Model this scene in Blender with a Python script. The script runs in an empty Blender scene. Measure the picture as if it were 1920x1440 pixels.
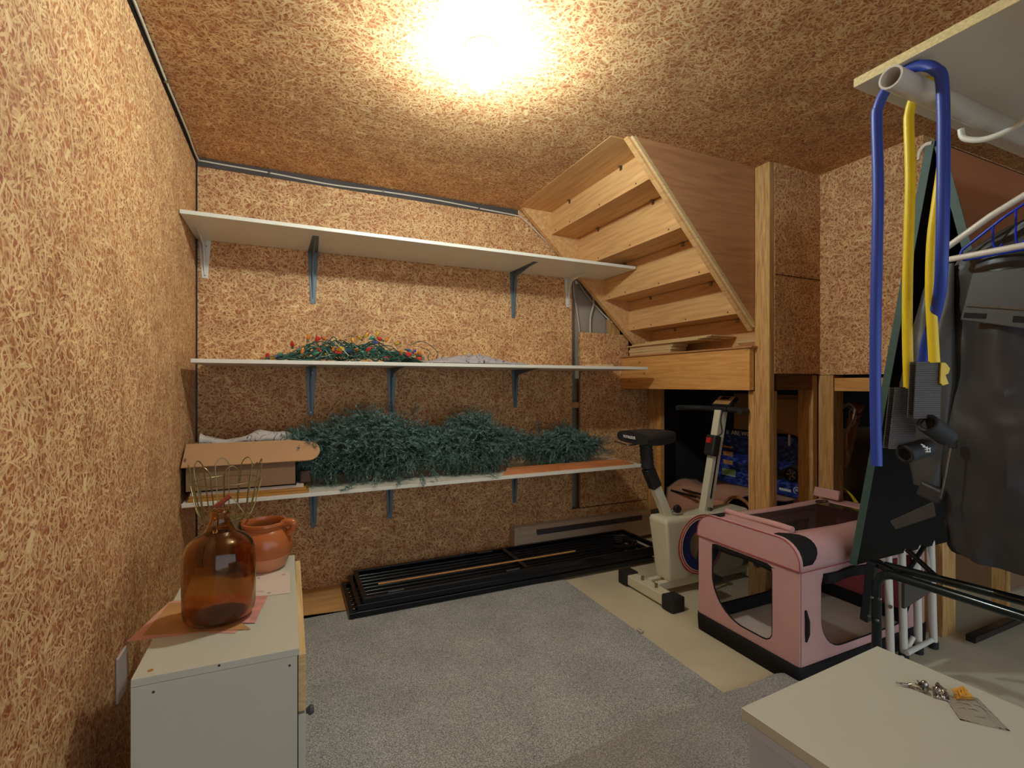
import bpy, bmesh, math, random
from mathutils import Vector, Matrix, noise
random.seed(7)
PI = math.pi
SC = bpy.context.scene
SC.cycles.diffuse_bounces = 7
SC.cycles.max_bounces = 16
SC.cycles.transparent_max_bounces = 16
COL = SC.collection

# ------------------------------------------------------------------ camera, world, light, exposure
FPX = 910.0
YAW = math.atan(417 / FPX)
EYE = 1.15
cam_d = bpy.data.cameras.new('camera')
cam_d.sensor_width = 36.0
cam_d.lens = 36.0 * FPX / 1920
cam_d.clip_start = 0.02
cam = bpy.data.objects.new('camera', cam_d)
COL.objects.link(cam)
cam.location = (0, 0, EYE)
cam.rotation_euler = (PI / 2, 0, -YAW)
SC.camera = cam

SC.view_settings.view_transform = 'Standard'
SC.view_settings.look = 'None'
SC.view_settings.gamma = 1.0
SC.view_settings.use_curve_mapping = False
SC.view_settings.exposure = 0.0

wd = bpy.data.worlds.new('world')
SC.world = wd
wd.use_nodes = True
wd.node_tree.nodes['Background'].inputs[0].default_value = (0.78, 0.91, 1.04, 1)
wd.node_tree.nodes['Background'].inputs[1].default_value = 1.35

BULB_POS = (0.60, 1.56, 2.195)
BULB_STRENGTH = 800.0
BULB_COLOR = (0.80, 0.96, 0.97)

CY, SY = math.cos(YAW), math.sin(YAW)
def P(u, v, X=None, Y=None, Z=None):
    a = (u - 960) / FPX; b = (720 - v) / FPX
    x = a * CY + SY; y = -a * SY + CY
    t = X / x if X is not None else Y / y if Y is not None else (Z - EYE) / b
    return Vector((x * t, y * t, EYE + b * t))

# ------------------------------------------------------------------ materials
def new_mat(name):
    m = bpy.data.materials.new(name); m.use_nodes = True
    nt = m.node_tree
    return m, nt, nt.nodes['Principled BSDF']

def srgb(r, g, b):
    f = lambda c: (c / 255) / 12.92 if c / 255 <= 0.04045 else ((c / 255 + 0.055) / 1.055) ** 2.4
    return (f(r), f(g), f(b), 1)

def plain(name, col, rough=0.5, metal=0.0, var=0.12, scale=12.0, bump=0.0, bscale=60.0, spec=0.5):
    m, nt, p = new_mat(name)
    tc = nt.nodes.new('ShaderNodeTexCoord')
    n = nt.nodes.new('ShaderNodeTexNoise'); n.inputs['Scale'].default_value = scale; n.inputs['Detail'].default_value = 5
    nt.links.new(tc.outputs['Object'], n.inputs['Vector'])
    r = nt.nodes.new('ShaderNodeValToRGB')
    r.color_ramp.elements[0].position = 0.3; r.color_ramp.elements[1].position = 0.7
    c = Vector(col[:3])
    r.color_ramp.elements[0].color = (*(c * (1 - var)), 1)
    r.color_ramp.elements[1].color = (*(c * (1 + var * 0.6)), 1)
    nt.links.new(n.outputs['Fac'], r.inputs['Fac'])
    nt.links.new(r.outputs['Color'], p.inputs['Base Color'])
    p.inputs['Roughness'].default_value = rough
    p.inputs['Metallic'].default_value = metal
    p.inputs['Specular IOR Level'].default_value = spec
    if bump:
        n2 = nt.nodes.new('ShaderNodeTexNoise'); n2.inputs['Scale'].default_value = bscale; n2.inputs['Detail'].default_value = 3
        nt.links.new(tc.outputs['Object'], n2.inputs['Vector'])
        b = nt.nodes.new('ShaderNodeBump'); b.inputs['Strength'].default_value = bump; b.inputs['Distance'].default_value = 0.004
        nt.links.new(n2.outputs['Fac'], b.inputs['Height']); nt.links.new(b.outputs['Normal'], p.inputs['Normal'])
    return m

def flake_group():
    g = bpy.data.node_groups.new('flakes', 'ShaderNodeTree')
    I = g.interface
    I.new_socket('Vector', in_out='INPUT', socket_type='NodeSocketVector')
    for n_, d in (('Scale', 20.0), ('Seed', 0.0), ('Width', 0.09), ('Length', 0.42)):
        s = I.new_socket(n_, in_out='INPUT', socket_type='NodeSocketFloat'); s.default_value = d
    I.new_socket('Mask', in_out='OUTPUT', socket_type='NodeSocketFloat')
    I.new_socket('Value', in_out='OUTPUT', socket_type='NodeSocketFloat')
    N, L = g.nodes, g.links
    gi = N.new('NodeGroupInput'); go = N.new('NodeGroupOutput')
    def vm(op, a, b=None):
        n = N.new('ShaderNodeVectorMath'); n.operation = op
        L.new(a, n.inputs[0])
        if b is not None:
            if op == 'SCALE': L.new(b, n.inputs['Scale'])
            else: L.new(b, n.inputs[1])
        return n.outputs[0]
    def mt(op, a, b=None, clamp=False):
        n = N.new('ShaderNodeMath'); n.operation = op; n.use_clamp = clamp
        for i, q in enumerate((a, b)):
            if q is None: continue
            if isinstance(q, (int, float)): n.inputs[i].default_value = q
            else: L.new(q, n.inputs[i])
        return n.outputs[0]
    cs = N.new('ShaderNodeCombineXYZ'); L.new(gi.outputs['Seed'], cs.inputs[0]); L.new(mt('MULTIPLY', gi.outputs['Seed'], 1.7), cs.inputs[1])
    v = vm('ADD', vm('SCALE', gi.outputs['Vector'], gi.outputs['Scale']), cs.outputs[0])
    dn = N.new('ShaderNodeTexNoise'); dn.noise_dimensions = '2D'; dn.inputs['Scale'].default_value = 1.1; dn.inputs['Detail'].default_value = 1
    L.new(v, dn.inputs['Vector'])
    off = N.new('ShaderNodeVectorMath'); off.operation = 'MULTIPLY_ADD'
    L.new(dn.outputs['Color'], off.inputs[0]); off.inputs[1].default_value = (0.14, 0.14, 0); L.new(v, off.inputs[2])
    vo = N.new('ShaderNodeTexVoronoi'); vo.voronoi_dimensions = '2D'; vo.feature = 'F1'; vo.inputs['Scale'].default_value = 1
    L.new(off.outputs[0], vo.inputs['Vector'])
    loc = vm('SUBTRACT', off.outputs[0], vo.outputs['Position'])
    sc = N.new('ShaderNodeSeparateColor'); L.new(vo.outputs['Color'], sc.inputs[0])
    rot = N.new('ShaderNodeVectorRotate'); rot.rotation_type = 'Z_AXIS'
    L.new(loc, rot.inputs['Vector']); L.new(mt('MULTIPLY', sc.outputs[0], 6.283), rot.inputs['Angle'])
    xyz = N.new('ShaderNodeSeparateXYZ'); L.new(rot.outputs[0], xyz.inputs[0])
    wdt = mt('MULTIPLY', gi.outputs['Width'], mt('ADD', sc.outputs[1], 0.4))
    my = mt('SUBTRACT', 1.0, mt('DIVIDE', mt('ABSOLUTE', xyz.outputs[1]), wdt), True)
    mx = mt('SUBTRACT', 1.0, mt('DIVIDE', mt('ABSOLUTE', xyz.outputs[0]), gi.outputs['Length']), True)
    mask = mt('MULTIPLY', mt('MULTIPLY', my, 3.0, True), mt('MULTIPLY', mx, 6.0, True))
    L.new(mask, go.inputs['Mask']); L.new(sc.outputs[2], go.inputs['Value'])
    return g
FG = flake_group()

def chipboard(name='chipboard', lo=(156, 88, 58), mid=(190, 124, 80), hi=(238, 208, 152), fl=(208, 158, 106), rot=0.0):
    m, nt, p = new_mat(name)
    N, L = nt.nodes, nt.links
    uv = N.new('ShaderNodeUVMap'); uv.uv_map = 'UVMap'
    nz = N.new('ShaderNodeTexNoise'); nz.inputs['Scale'].default_value = 70; nz.inputs['Detail'].default_value = 3
    L.new(uv.outputs[0], nz.inputs['Vector'])
    big = N.new('ShaderNodeTexNoise'); big.inputs['Scale'].default_value = 5; big.inputs['Detail'].default_value = 3
    L.new(uv.outputs[0], big.inputs['Vector'])
    r = N.new('ShaderNodeValToRGB')
    r.color_ramp.elements[0].position = 0.35; r.color_ramp.elements[1].position = 0.7
    r.color_ramp.elements[0].color = srgb(*lo); r.color_ramp.elements[1].color = srgb(*mid)
    L.new(nz.outputs['Fac'], r.inputs['Fac'])
    cur = r.outputs['Color']
    pn = N.new('ShaderNodeTexNoise'); pn.inputs['Scale'].default_value = 16; pn.inputs['Detail'].default_value = 3
    L.new(uv.outputs[0], pn.inputs['Vector'])
    pm = N.new('ShaderNodeMapRange'); pm.inputs['From Min'].default_value = .40; pm.inputs['From Max'].default_value = .56; pm.inputs['To Min'].default_value = .45
    L.new(pn.outputs['Fac'], pm.inputs['Value']); patch = pm.outputs[0]
    layers = [(40, 0, .14, .62), (34, 13.3, .12, .62), (44, 31.7, .12, .62), (30, 57.1, .075, .62), (37, 71.9, .085, .62), (46, 87.7, .10, .62), (32, 97.4, .07, .62), (26, 110.3, .055, .6), (35, 120.2, .06, .62), (15, 150.0, .10, .34)]
    for i, (s, seed, w, l) in enumerate(layers):
        g = N.new('ShaderNodeGroup'); g.node_tree = FG
        L.new(uv.outputs[0], g.inputs['Vector'])
        g.inputs['Scale'].default_value = s; g.inputs['Seed'].default_value = seed
        g.inputs['Width'].default_value = w; g.inputs['Length'].default_value = l
        cr = N.new('ShaderNodeValToRGB')
        cr.color_ramp.elements[0].position = 0.0; cr.color_ramp.elements[1].position = 1.0
        cr.color_ramp.elements[0].color = srgb(*fl); cr.color_ramp.elements[1].color = srgb(*hi)
        L.new(g.outputs['Value'], cr.inputs['Fac'])
        mx = N.new('ShaderNodeMix'); mx.data_type = 'RGBA'
        k = N.new('ShaderNodeMath'); k.operation = 'MULTIPLY'; L.new(g.outputs['Mask'], k.inputs[0])
        k.inputs[1].default_value = 0.85
        if 0 < i < 9:
            kk = N.new('ShaderNodeMath'); kk.operation = 'MULTIPLY'; L.new(k.outputs[0], kk.inputs[0]); L.new(patch, kk.inputs[1]); k = kk
        if i == len(layers) - 1:
            gt = N.new('ShaderNodeMath'); gt.operation = 'GREATER_THAN'; gt.inputs[1].default_value = 0.88
            L.new(g.outputs['Value'], gt.inputs[0])
            k2 = N.new('ShaderNodeMath'); k2.operation = 'MULTIPLY'; L.new(k.outputs[0], k2.inputs[0]); L.new(gt.outputs[0], k2.inputs[1]); k = k2
        L.new(k.outputs[0], mx.inputs[0]); L.new(cur, mx.inputs[6]); L.new(cr.outputs['Color'], mx.inputs[7])
        cur = mx.outputs[2]
    mul = N.new('ShaderNodeMix'); mul.data_type = 'RGBA'; mul.blend_type = 'MULTIPLY'; mul.inputs[0].default_value = 1
    rr = N.new('ShaderNodeValToRGB'); rr.color_ramp.elements[0].position = .3; rr.color_ramp.elements[1].position = .7
    rr.color_ramp.elements[0].color = (.80, .76, .72, 1); rr.color_ramp.elements[1].color = (1.06, 1.06, 1.04, 1)
    L.new(big.outputs['Fac'], rr.inputs['Fac'])
    L.new(cur, mul.inputs[6]); L.new(rr.outputs['Color'], mul.inputs[7])
    L.new(mul.outputs[2], p.inputs['Base Color'])
    p.inputs['Roughness'].default_value = 0.62
    p.inputs['Specular IOR Level'].default_value = 0.25
    return m

def wood(name, a, b, scale=6.0, stretch=(1, 14, 14), rough=0.55, knots=True, spec=.35):
    m, nt, p = new_mat(name)
    N, L = nt.nodes, nt.links
    tc = N.new('ShaderNodeTexCoord')
    mp = N.new('ShaderNodeMapping'); mp.inputs['Scale'].default_value = stretch
    L.new(tc.outputs['Object'], mp.inputs['Vector'])
    n = N.new('ShaderNodeTexNoise'); n.inputs['Scale'].default_value = scale; n.inputs['Detail'].default_value = 6; n.inputs['Distortion'].default_value = 0.6
    L.new(mp.outputs[0], n.inputs['Vector'])
    r = N.new('ShaderNodeValToRGB'); r.color_ramp.elements[0].position = 0.3; r.color_ramp.elements[1].position = 0.72
    r.color_ramp.elements[0].color = srgb(*a); r.color_ramp.elements[1].color = srgb(*b)
    L.new(n.outputs['Fac'], r.inputs['Fac'])
    cur = r.outputs['Color']
    if knots:
        v = N.new('ShaderNodeTexVoronoi'); v.inputs['Scale'].default_value = 5
        mp2 = N.new('ShaderNodeMapping'); mp2.inputs['Scale'].default_value = (1 if stretch[0] == 1 else 1.6, 1 if stretch[1] == 1 else 1.6, 1 if stretch[2] == 1 else 1.6)
        L.new(tc.outputs['Object'], mp2.inputs['Vector']); L.new(mp2.outputs[0], v.inputs['Vector'])
        lt = N.new('ShaderNodeMapRange'); lt.inputs['From Min'].default_value = 0.02; lt.inputs['From Max'].default_value = 0.09; lt.inputs['To Min'].default_value = 0.75; lt.inputs['To Max'].default_value = 0
        L.new(v.outputs['Distance'], lt.inputs['Value'])
        mx = N.new('ShaderNodeMix'); mx.data_type = 'RGBA'; L.new(lt.outputs[0], mx.inputs[0]); L.new(cur, mx.inputs[6])
        mx.inputs[7].default_value = srgb(*[int(c * .55) for c in a]); cur = mx.outputs[2]
    L.new(cur, p.inputs['Base Color'])
    p.inputs['Roughness'].default_value = rough; p.inputs['Specular IOR Level'].default_value = spec
    return m

def speckle(name, a, b, c, scale=420, rough=0.95, bump=0.5):
    m, nt, p = new_mat(name); N, L = nt.nodes, nt.links
    tc = N.new('ShaderNodeTexCoord')
    n = N.new('ShaderNodeTexNoise'); n.inputs['Scale'].default_value = scale; n.inputs['Detail'].default_value = 2
    n3 = N.new('ShaderNodeTexNoise'); n3.inputs['Scale'].default_value = 5; n3.inputs['Detail'].default_value = 6
    L.new(tc.outputs['Object'], n.inputs['Vector']); L.new(tc.outputs['Object'], n3.inputs['Vector'])
    r = N.new('ShaderNodeValToRGB')
    e = r.color_ramp.elements; e[0].position = .36; e[1].position = .64; e[0].color = srgb(*a); e[1].color = srgb(*c)
    k = e.new(.5); k.color = srgb(*b)
    L.new(n.outputs['Fac'], r.inputs['Fac'])
    mul = N.new('ShaderNodeMix'); mul.data_type = 'RGBA'; mul.blend_type = 'MULTIPLY'; mul.inputs[0].default_value = 1
    rr = N.new('ShaderNodeValToRGB'); rr.color_ramp.elements[0].position = .3; rr.color_ramp.elements[1].position = .7
    rr.color_ramp.elements[0].color = (.82, .82, .82, 1); rr.color_ramp.elements[1].color = (1.05, 1.05, 1.05, 1)
    L.new(n3.outputs['Fac'], rr.inputs['Fac']); L.new(r.outputs['Color'], mul.inputs[6]); L.new(rr.outputs['Color'], mul.inputs[7])
    L.new(mul.outputs[2], p.inputs['Base Color'])
    p.inputs['Roughness'].default_value = rough; p.inputs['Specular IOR Level'].default_value = .1
    b_ = N.new('ShaderNodeBump'); b_.inputs['Strength'].default_value = bump; b_.inputs['Distance'].default_value = .003
    L.new(n.outputs['Fac'], b_.inputs['Height']); L.new(b_.outputs['Normal'], p.inputs['Normal'])
    return m

def glass_mat(name, col, rough=0.02, ior=1.45):
    m, nt, p = new_mat(name)
    p.inputs['Base Color'].default_value = col
    p.inputs['Transmission Weight'].default_value = 1.0
    p.inputs['Roughness'].default_value = rough; p.inputs['IOR'].default_value = ior
    return m

def net_mat(name, col, alpha):
    m, nt, p = new_mat(name); N, L = nt.nodes, nt.links
    uv = N.new('ShaderNodeUVMap'); uv.uv_map = 'UVMap'
    v = N.new('ShaderNodeTexVoronoi'); v.voronoi_dimensions = '2D'; v.inputs['Scale'].default_value = 230; v.inputs['Randomness'].default_value = 0.0
    L.new(uv.outputs[0], v.inputs['Vector'])
    mr = N.new('ShaderNodeMath'); mr.operation = 'GREATER_THAN'; mr.inputs[1].default_value = alpha
    L.new(v.outputs['Distance'], mr.inputs[0]); L.new(mr.outputs[0], p.inputs['Alpha'])
    p.inputs['Base Color'].default_value = col; p.inputs['Roughness'].default_value = .7
    return m

def cloth_pattern(name, base, ink, scale=9.0, thr=.035):
    m, nt, p = new_mat(name); N, L = nt.nodes, nt.links
    tc = N.new('ShaderNodeTexCoord')
    n = N.new('ShaderNodeTexNoise'); n.inputs['Scale'].default_value = scale; n.inputs['Detail'].default_value = 0; n.inputs['Distortion'].default_value = 1.2
    L.new(tc.outputs['Object'], n.inputs['Vector'])
    s = N.new('ShaderNodeMath'); s.operation = 'SUBTRACT'; s.inputs[1].default_value = .5; L.new(n.outputs['Fac'], s.inputs[0])
    a = N.new('ShaderNodeMath'); a.operation = 'ABSOLUTE'; L.new(s.outputs[0], a.inputs[0])
    c = N.new('ShaderNodeMath'); c.operation = 'LESS_THAN'; c.inputs[1].default_value = thr; L.new(a.outputs[0], c.inputs[0])
    n2 = N.new('ShaderNodeTexNoise'); n2.inputs['Scale'].default_value = scale * 1.7; L.new(tc.outputs['Object'], n2.inputs['Vector'])
    g = N.new('ShaderNodeMath'); g.operation = 'GREATER_THAN'; g.inputs[1].default_value = .47; L.new(n2.outputs['Fac'], g.inputs[0])
    k = N.new('ShaderNodeMath'); k.operation = 'MULTIPLY'; L.new(c.outputs[0], k.inputs[0]); L.new(g.outputs[0], k.inputs[1])
    mx = N.new('ShaderNodeMix'); mx.data_type = 'RGBA'; L.new(k.outputs[0], mx.inputs[0])
    mx.inputs[6].default_value = srgb(*base); mx.inputs[7].default_value = srgb(*ink)
    L.new(mx.outputs[2], p.inputs['Base Color']); p.inputs['Roughness'].default_value = .9
    return m

def water_print(name):
    m, nt, p = new_mat(name); N, L = nt.nodes, nt.links
    tc = N.new('ShaderNodeTexCoord')
    mp = N.new('ShaderNodeMapping'); mp.inputs['Scale'].default_value = (1, 1, 2.2); L.new(tc.outputs['Object'], mp.inputs['Vector'])
    n = N.new('ShaderNodeTexNoise'); n.inputs['Scale'].default_value = 28; n.inputs['Detail'].default_value = 3; n.inputs['Distortion'].default_value = .8
    L.new(mp.outputs[0], n.inputs['Vector'])
    r = N.new('ShaderNodeValToRGB'); e = r.color_ramp.elements
    e[0].position = .35; e[0].color = srgb(14, 20, 60); e[1].position = .72; e[1].color = srgb(88, 118, 190)
    k = e.new(.52); k.color = srgb(30, 58, 150)
    L.new(n.outputs['Fac'], r.inputs['Fac']); L.new(r.outputs['Color'], p.inputs['Base Color'])
    p.inputs['Roughness'].default_value = .4
    return m

def ribbed(name, col, scale=300, axis=2, depth=.6):
    m, nt, p = new_mat(name); N, L = nt.nodes, nt.links
    tc = N.new('ShaderNodeTexCoord')
    w = N.new('ShaderNodeTexWave'); w.bands_direction = 'XYZ'[axis] if axis < 3 else 'DIAGONAL'
    w.inputs['Scale'].default_value = scale / 6.283 * 1.0; w.inputs['Distortion'].default_value = .3
    L.new(tc.outputs['Object'], w.inputs['Vector'])
    mx = N.new('ShaderNodeMix'); mx.data_type = 'RGBA'; L.new(w.outputs['Fac'], mx.inputs[0])
    c = Vector(col[:3]); mx.inputs[6].default_value = (*(c * .45), 1); mx.inputs[7].default_value = (*(c * 1.3), 1)
    L.new(mx.outputs[2], p.inputs['Base Color']); p.inputs['Roughness'].default_value = .7
    b = N.new('ShaderNodeBump'); b.inputs['Strength'].default_value = depth; b.inputs['Distance'].default_value = .003
    L.new(w.outputs['Fac'], b.inputs['Height']); L.new(b.outputs['Normal'], p.inputs['Normal'])
    return m

M = {}
M['chip'] = chipboard()
M['white_shelf'] = plain('white_melamine', srgb(224, 220, 204), .35, var=.03, scale=4)
M['white_cab'] = plain('white_laminate', srgb(190, 190, 174), .42, var=.03, scale=3)
M['white_cool_lit'] = plain('cool_lit_white_panel', srgb(184, 194, 208), .42, var=.03, scale=3)  # bluish tint paints cool daylight onto the white cabinet's sides and lip
M['edge_core'] = plain('particle_edge', srgb(222, 206, 152), .8, var=.2, scale=160)
M['grey_metal'] = plain('grey_metal', srgb(104, 116, 122), .42, metal=.25, var=.06)
M['white_metal'] = plain('white_metal', srgb(220, 216, 204), .4, var=.04)
M['steel'] = plain('steel', srgb(150, 146, 138), .3, metal=1, var=.1)
M['brass'] = plain('brass_wire', srgb(150, 138, 96), .35, metal=.9, var=.1)
M['black_metal'] = plain('black_metal', srgb(26, 26, 30), .22, metal=.3, var=.1)
M['dark_tube'] = plain('dark_green_tube', srgb(30, 40, 42), .16, metal=.35, var=.05)
M['black_plastic'] = plain('black_plastic', srgb(34, 33, 34), .45, var=.1)
M['black_rubber'] = plain('black_rubber', srgb(30, 29, 30), .7, var=.1, bump=.1)
M['cream'] = plain('cream_paint', srgb(216, 210, 184), .38, var=.04, scale=5)
M['plywood'] = wood('plywood', (196, 146, 92), (226, 180, 122), 3.0, (14, 1, 14), knots=False)
M['ply_panel'] = wood('plywood_panel', (166, 112, 70), (192, 138, 92), 3.2, (1, 12, 12), knots=False)
M['stud'] = wood('stud_pine', (170, 120, 66), (214, 172, 112), 7, (14, 14, 1))
M['studh'] = wood('header_pine', (198, 136, 72), (222, 168, 98), 5, (14, 1, 14))
M['studdk'] = wood('dark_header', (92, 56, 34), (124, 78, 46), 5, (1, 14, 14))
M['floorwood'] = wood('floor_ply', (184, 138, 82), (214, 170, 112), 3, (1, 10, 10), knots=False)
M['orange_wood'] = wood('orange_pine', (186, 112, 62), (214, 140, 84), 4, (1, 14, 14), knots=False)
M['ochre_wood'] = wood('ochre_board', (150, 100, 40), (196, 140, 66), 8, (1, 10, 30), knots=False)
M['spindle'] = wood('spindle_wood', (150, 92, 56), (186, 126, 80), 6, (10, 10, 1), knots=False, rough=.35)
M['paleboard'] = wood('pale_board', (192, 158, 106), (218, 188, 138), 4, (14, 1, 30), knots=False)
M['carpet'] = speckle('grey_carpet', (124, 124, 120), (166, 168, 164), (208, 211, 206), 300)
M['rug'] = speckle('grey_plush', (134, 132, 127), (157, 156, 151), (180, 179, 172), 200, bump=.9)
M['concrete'] = plain('concrete', srgb(204, 194, 164), .8, var=.12, scale=4, bump=.1, bscale=30)
M['dark_concrete'] = plain('foundation', srgb(100, 96, 98), .9, var=.2, scale=3, bump=.3, bscale=12)
M['night'] = plain('dark_and_unlit', srgb(48, 44, 48), .9, var=.2, scale=3, bump=.3, bscale=12)  # near-black: painted gloom on the storage wall, plain dark colour elsewhere
M['drywall'] = plain('drywall', srgb(172, 156, 138), .85, var=.06, scale=3)
M['greyboard'] = plain('insulation_board', srgb(78, 70, 66), .9, var=.15, scale=9)
M['pink'] = plain('pink_fabric', srgb(202, 158, 154), .85, var=.05, scale=6, bump=.25, bscale=500, spec=.15)
M['pinkdark'] = plain('rose_fabric', srgb(170, 84, 92), .85, var=.05, scale=6, spec=.15)
M['black_fabric'] = plain('black_fabric', srgb(34, 32, 33), .8, var=.15, scale=20, bump=.2, bscale=400, spec=.2)
M['fleece'] = plain('fleece_pad', srgb(206, 190, 176), .95, var=.06, scale=8, bump=.4, bscale=150, spec=.1)
M['net'] = net_mat('black_net', srgb(28, 24, 24), .47)
M['net_dense'] = net_mat('dense_net', srgb(32, 26, 26), .36)
M['garment'] = plain('black_nylon', srgb(50, 48, 48), .42, var=.1, scale=7, bump=.15, bscale=35, spec=.5)
M['garment2'] = plain('grey_nylon', srgb(64, 62, 61), .45, var=.1, scale=7, bump=.15, bscale=35, spec=.5)
M['blue_tube'] = plain('blue_rubber', srgb(40, 66, 160), .45, var=.04)
M['blue_plastic'] = plain('blue_plastic', srgb(24, 52, 190), .3, var=.03)
M['yellow_tube'] = plain('yellow_rubber', srgb(232, 200, 24), .42, var=.04)
M['yellow_cord'] = plain('yellow_plastic', srgb(214, 180, 30), .4, var=.04)
M['webbing'] = ribbed('black_webbing', srgb(96, 92, 90), 480, 2)
M['bellows'] = ribbed('rubber_bellows', srgb(34, 33, 34), 560, 2, 1.0)
M['green_edge'] = plain('green_edge', srgb(56, 82, 74), .6, var=.15, scale=30)
M['board_black'] = plain('board_black', srgb(14, 13, 13), .6, var=.1, spec=.2)
M['brown_board'] = plain('brown_hardboard', srgb(160, 104, 66), .6, var=.06, scale=5)
M['cardboard'] = plain('cardboard', srgb(182, 140, 98), .85, var=.05, scale=4)
M['cardboard_dk'] = plain('worn_cardboard', srgb(140, 108, 78), .85, var=.08, scale=5)
M['terracotta'] = plain('glazed_terracotta', srgb(176, 98, 52), .22, var=.06, scale=7)
M['terra_pale'] = plain('unglazed_clay', srgb(196, 134, 98), .5, var=.06, scale=7)
M['amber'] = glass_mat('amber_glass', (0.62, 0.37, 0.145, 1))
M['paper'] = plain('paper', srgb(206, 190, 176), .8, var=.05, scale=10)
M['paper_ochre'] = plain('aged_paper', srgb(184, 136, 82), .8, var=.2, scale=14)
M['paper_pink'] = plain('pink_paper', srgb(206, 150, 132), .8, var=.15, scale=12)
M['paper_red'] = plain('red_paper', srgb(206, 140, 128), .8, var=.3, scale=26)
M['ink'] = plain('ink', srgb(90, 84, 96), .8, var=.1)
M['cloth_grey'] = cloth_pattern('floral_cloth', (166, 158, 158), (50, 46, 62), 22, .02)
M['cloth_white'] = cloth_pattern('swirl_cloth', (196, 186, 174), (52, 38, 36), 20, .024)
M['green_wire'] = plain('green_wire', srgb(34, 82, 70), .45, var=.1)
M['needle'] = plain('pvc_needles', srgb(72, 102, 92), .55, var=.35, scale=14)
M['needle2'] = plain('pvc_needles_pale', srgb(124, 150, 140), .55, var=.25, scale=14)
M['core'] = plain('tree_core', srgb(24, 40, 32), .9, var=.3, scale=30)
M['cable_white'] = plain('white_cable', srgb(206, 196, 176), .5, var=.03)
M['heater'] = plain('heater_paint', srgb(196, 176, 150), .45, var=.04, scale=3)
M['heater_dk'] = plain('heater_fin', srgb(96, 88, 88), .4, metal=.5, var=.1)
M['blueprint'] = water_print('blue_water_print')
M['white_ink'] = plain('white_print', srgb(224, 224, 220), .5, var=.02)
M['green_label'] = plain('green_label', srgb(126, 160, 100), .6, var=.02)
M['photo_orange'] = plain('orange_photo', srgb(196, 140, 90), .6, var=.4, scale=60)
M['rust'] = plain('rust_red_grip', srgb(150, 66, 44), .5, var=.1)
M['red'] = plain('red_paint', srgb(190, 40, 36), .4, var=.03)
M['navy'] = plain('navy_paint', srgb(30, 36, 96), .35, var=.03)
M['silver'] = plain('silver_disc', srgb(170, 166, 160), .18, metal=.9, var=.2, scale=20)
M['tarp'] = plain('grey_sheet', srgb(84, 78, 72), .8, var=.2, scale=5)
M['sheetpink'] = plain('peach_sheet', srgb(196, 146, 120), .85, var=.12, scale=6, bump=.3, bscale=14)
M['tan_stone'] = plain('tan_stoneware', srgb(128, 106, 74), .5, var=.1)
M['clear'] = glass_mat('clear_bag', (1, 1, 1, 1), .08, 1.1)
M['yellow_foam'] = plain('yellow_crumb', srgb(216, 160, 60), .8, var=.2, scale=80)
M['soil'] = plain('dark_rust', srgb(70, 44, 32), .6, var=.2)
M['porcelain'] = plain('porcelain', srgb(236, 232, 222), .25, var=.01)
M['wall_plate'] = plain('plate_plastic', srgb(208, 198, 188), .35, var=.01)
M['pvc'] = plain('grey_pvc', srgb(206, 200, 190), .3, var=.04, scale=6)
M['hanger_white'] = plain('hanger_white', srgb(222, 212, 198), .35, var=.02)
bm_, nt_, p_ = new_mat('bulb_glow')
p_.inputs['Emission Color'].default_value = (*BULB_COLOR, 1); p_.inputs['Emission Strength'].default_value = BULB_STRENGTH
M['bulb_glow'] = bm_
for nm, c in (('red', (216, 50, 36)), ('orange', (226, 134, 40)), ('yellow', (220, 176, 50)), ('green', (70, 140, 110)), ('blue', (86, 96, 180))):
    mm, nt_, p_ = new_mat('bulb_' + nm); p_.inputs['Base Color'].default_value = srgb(*c); p_.inputs['Roughness'].default_value = .2
    p_.inputs['Transmission Weight'].default_value = .25
    M['bulb_' + nm] = mm

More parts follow.
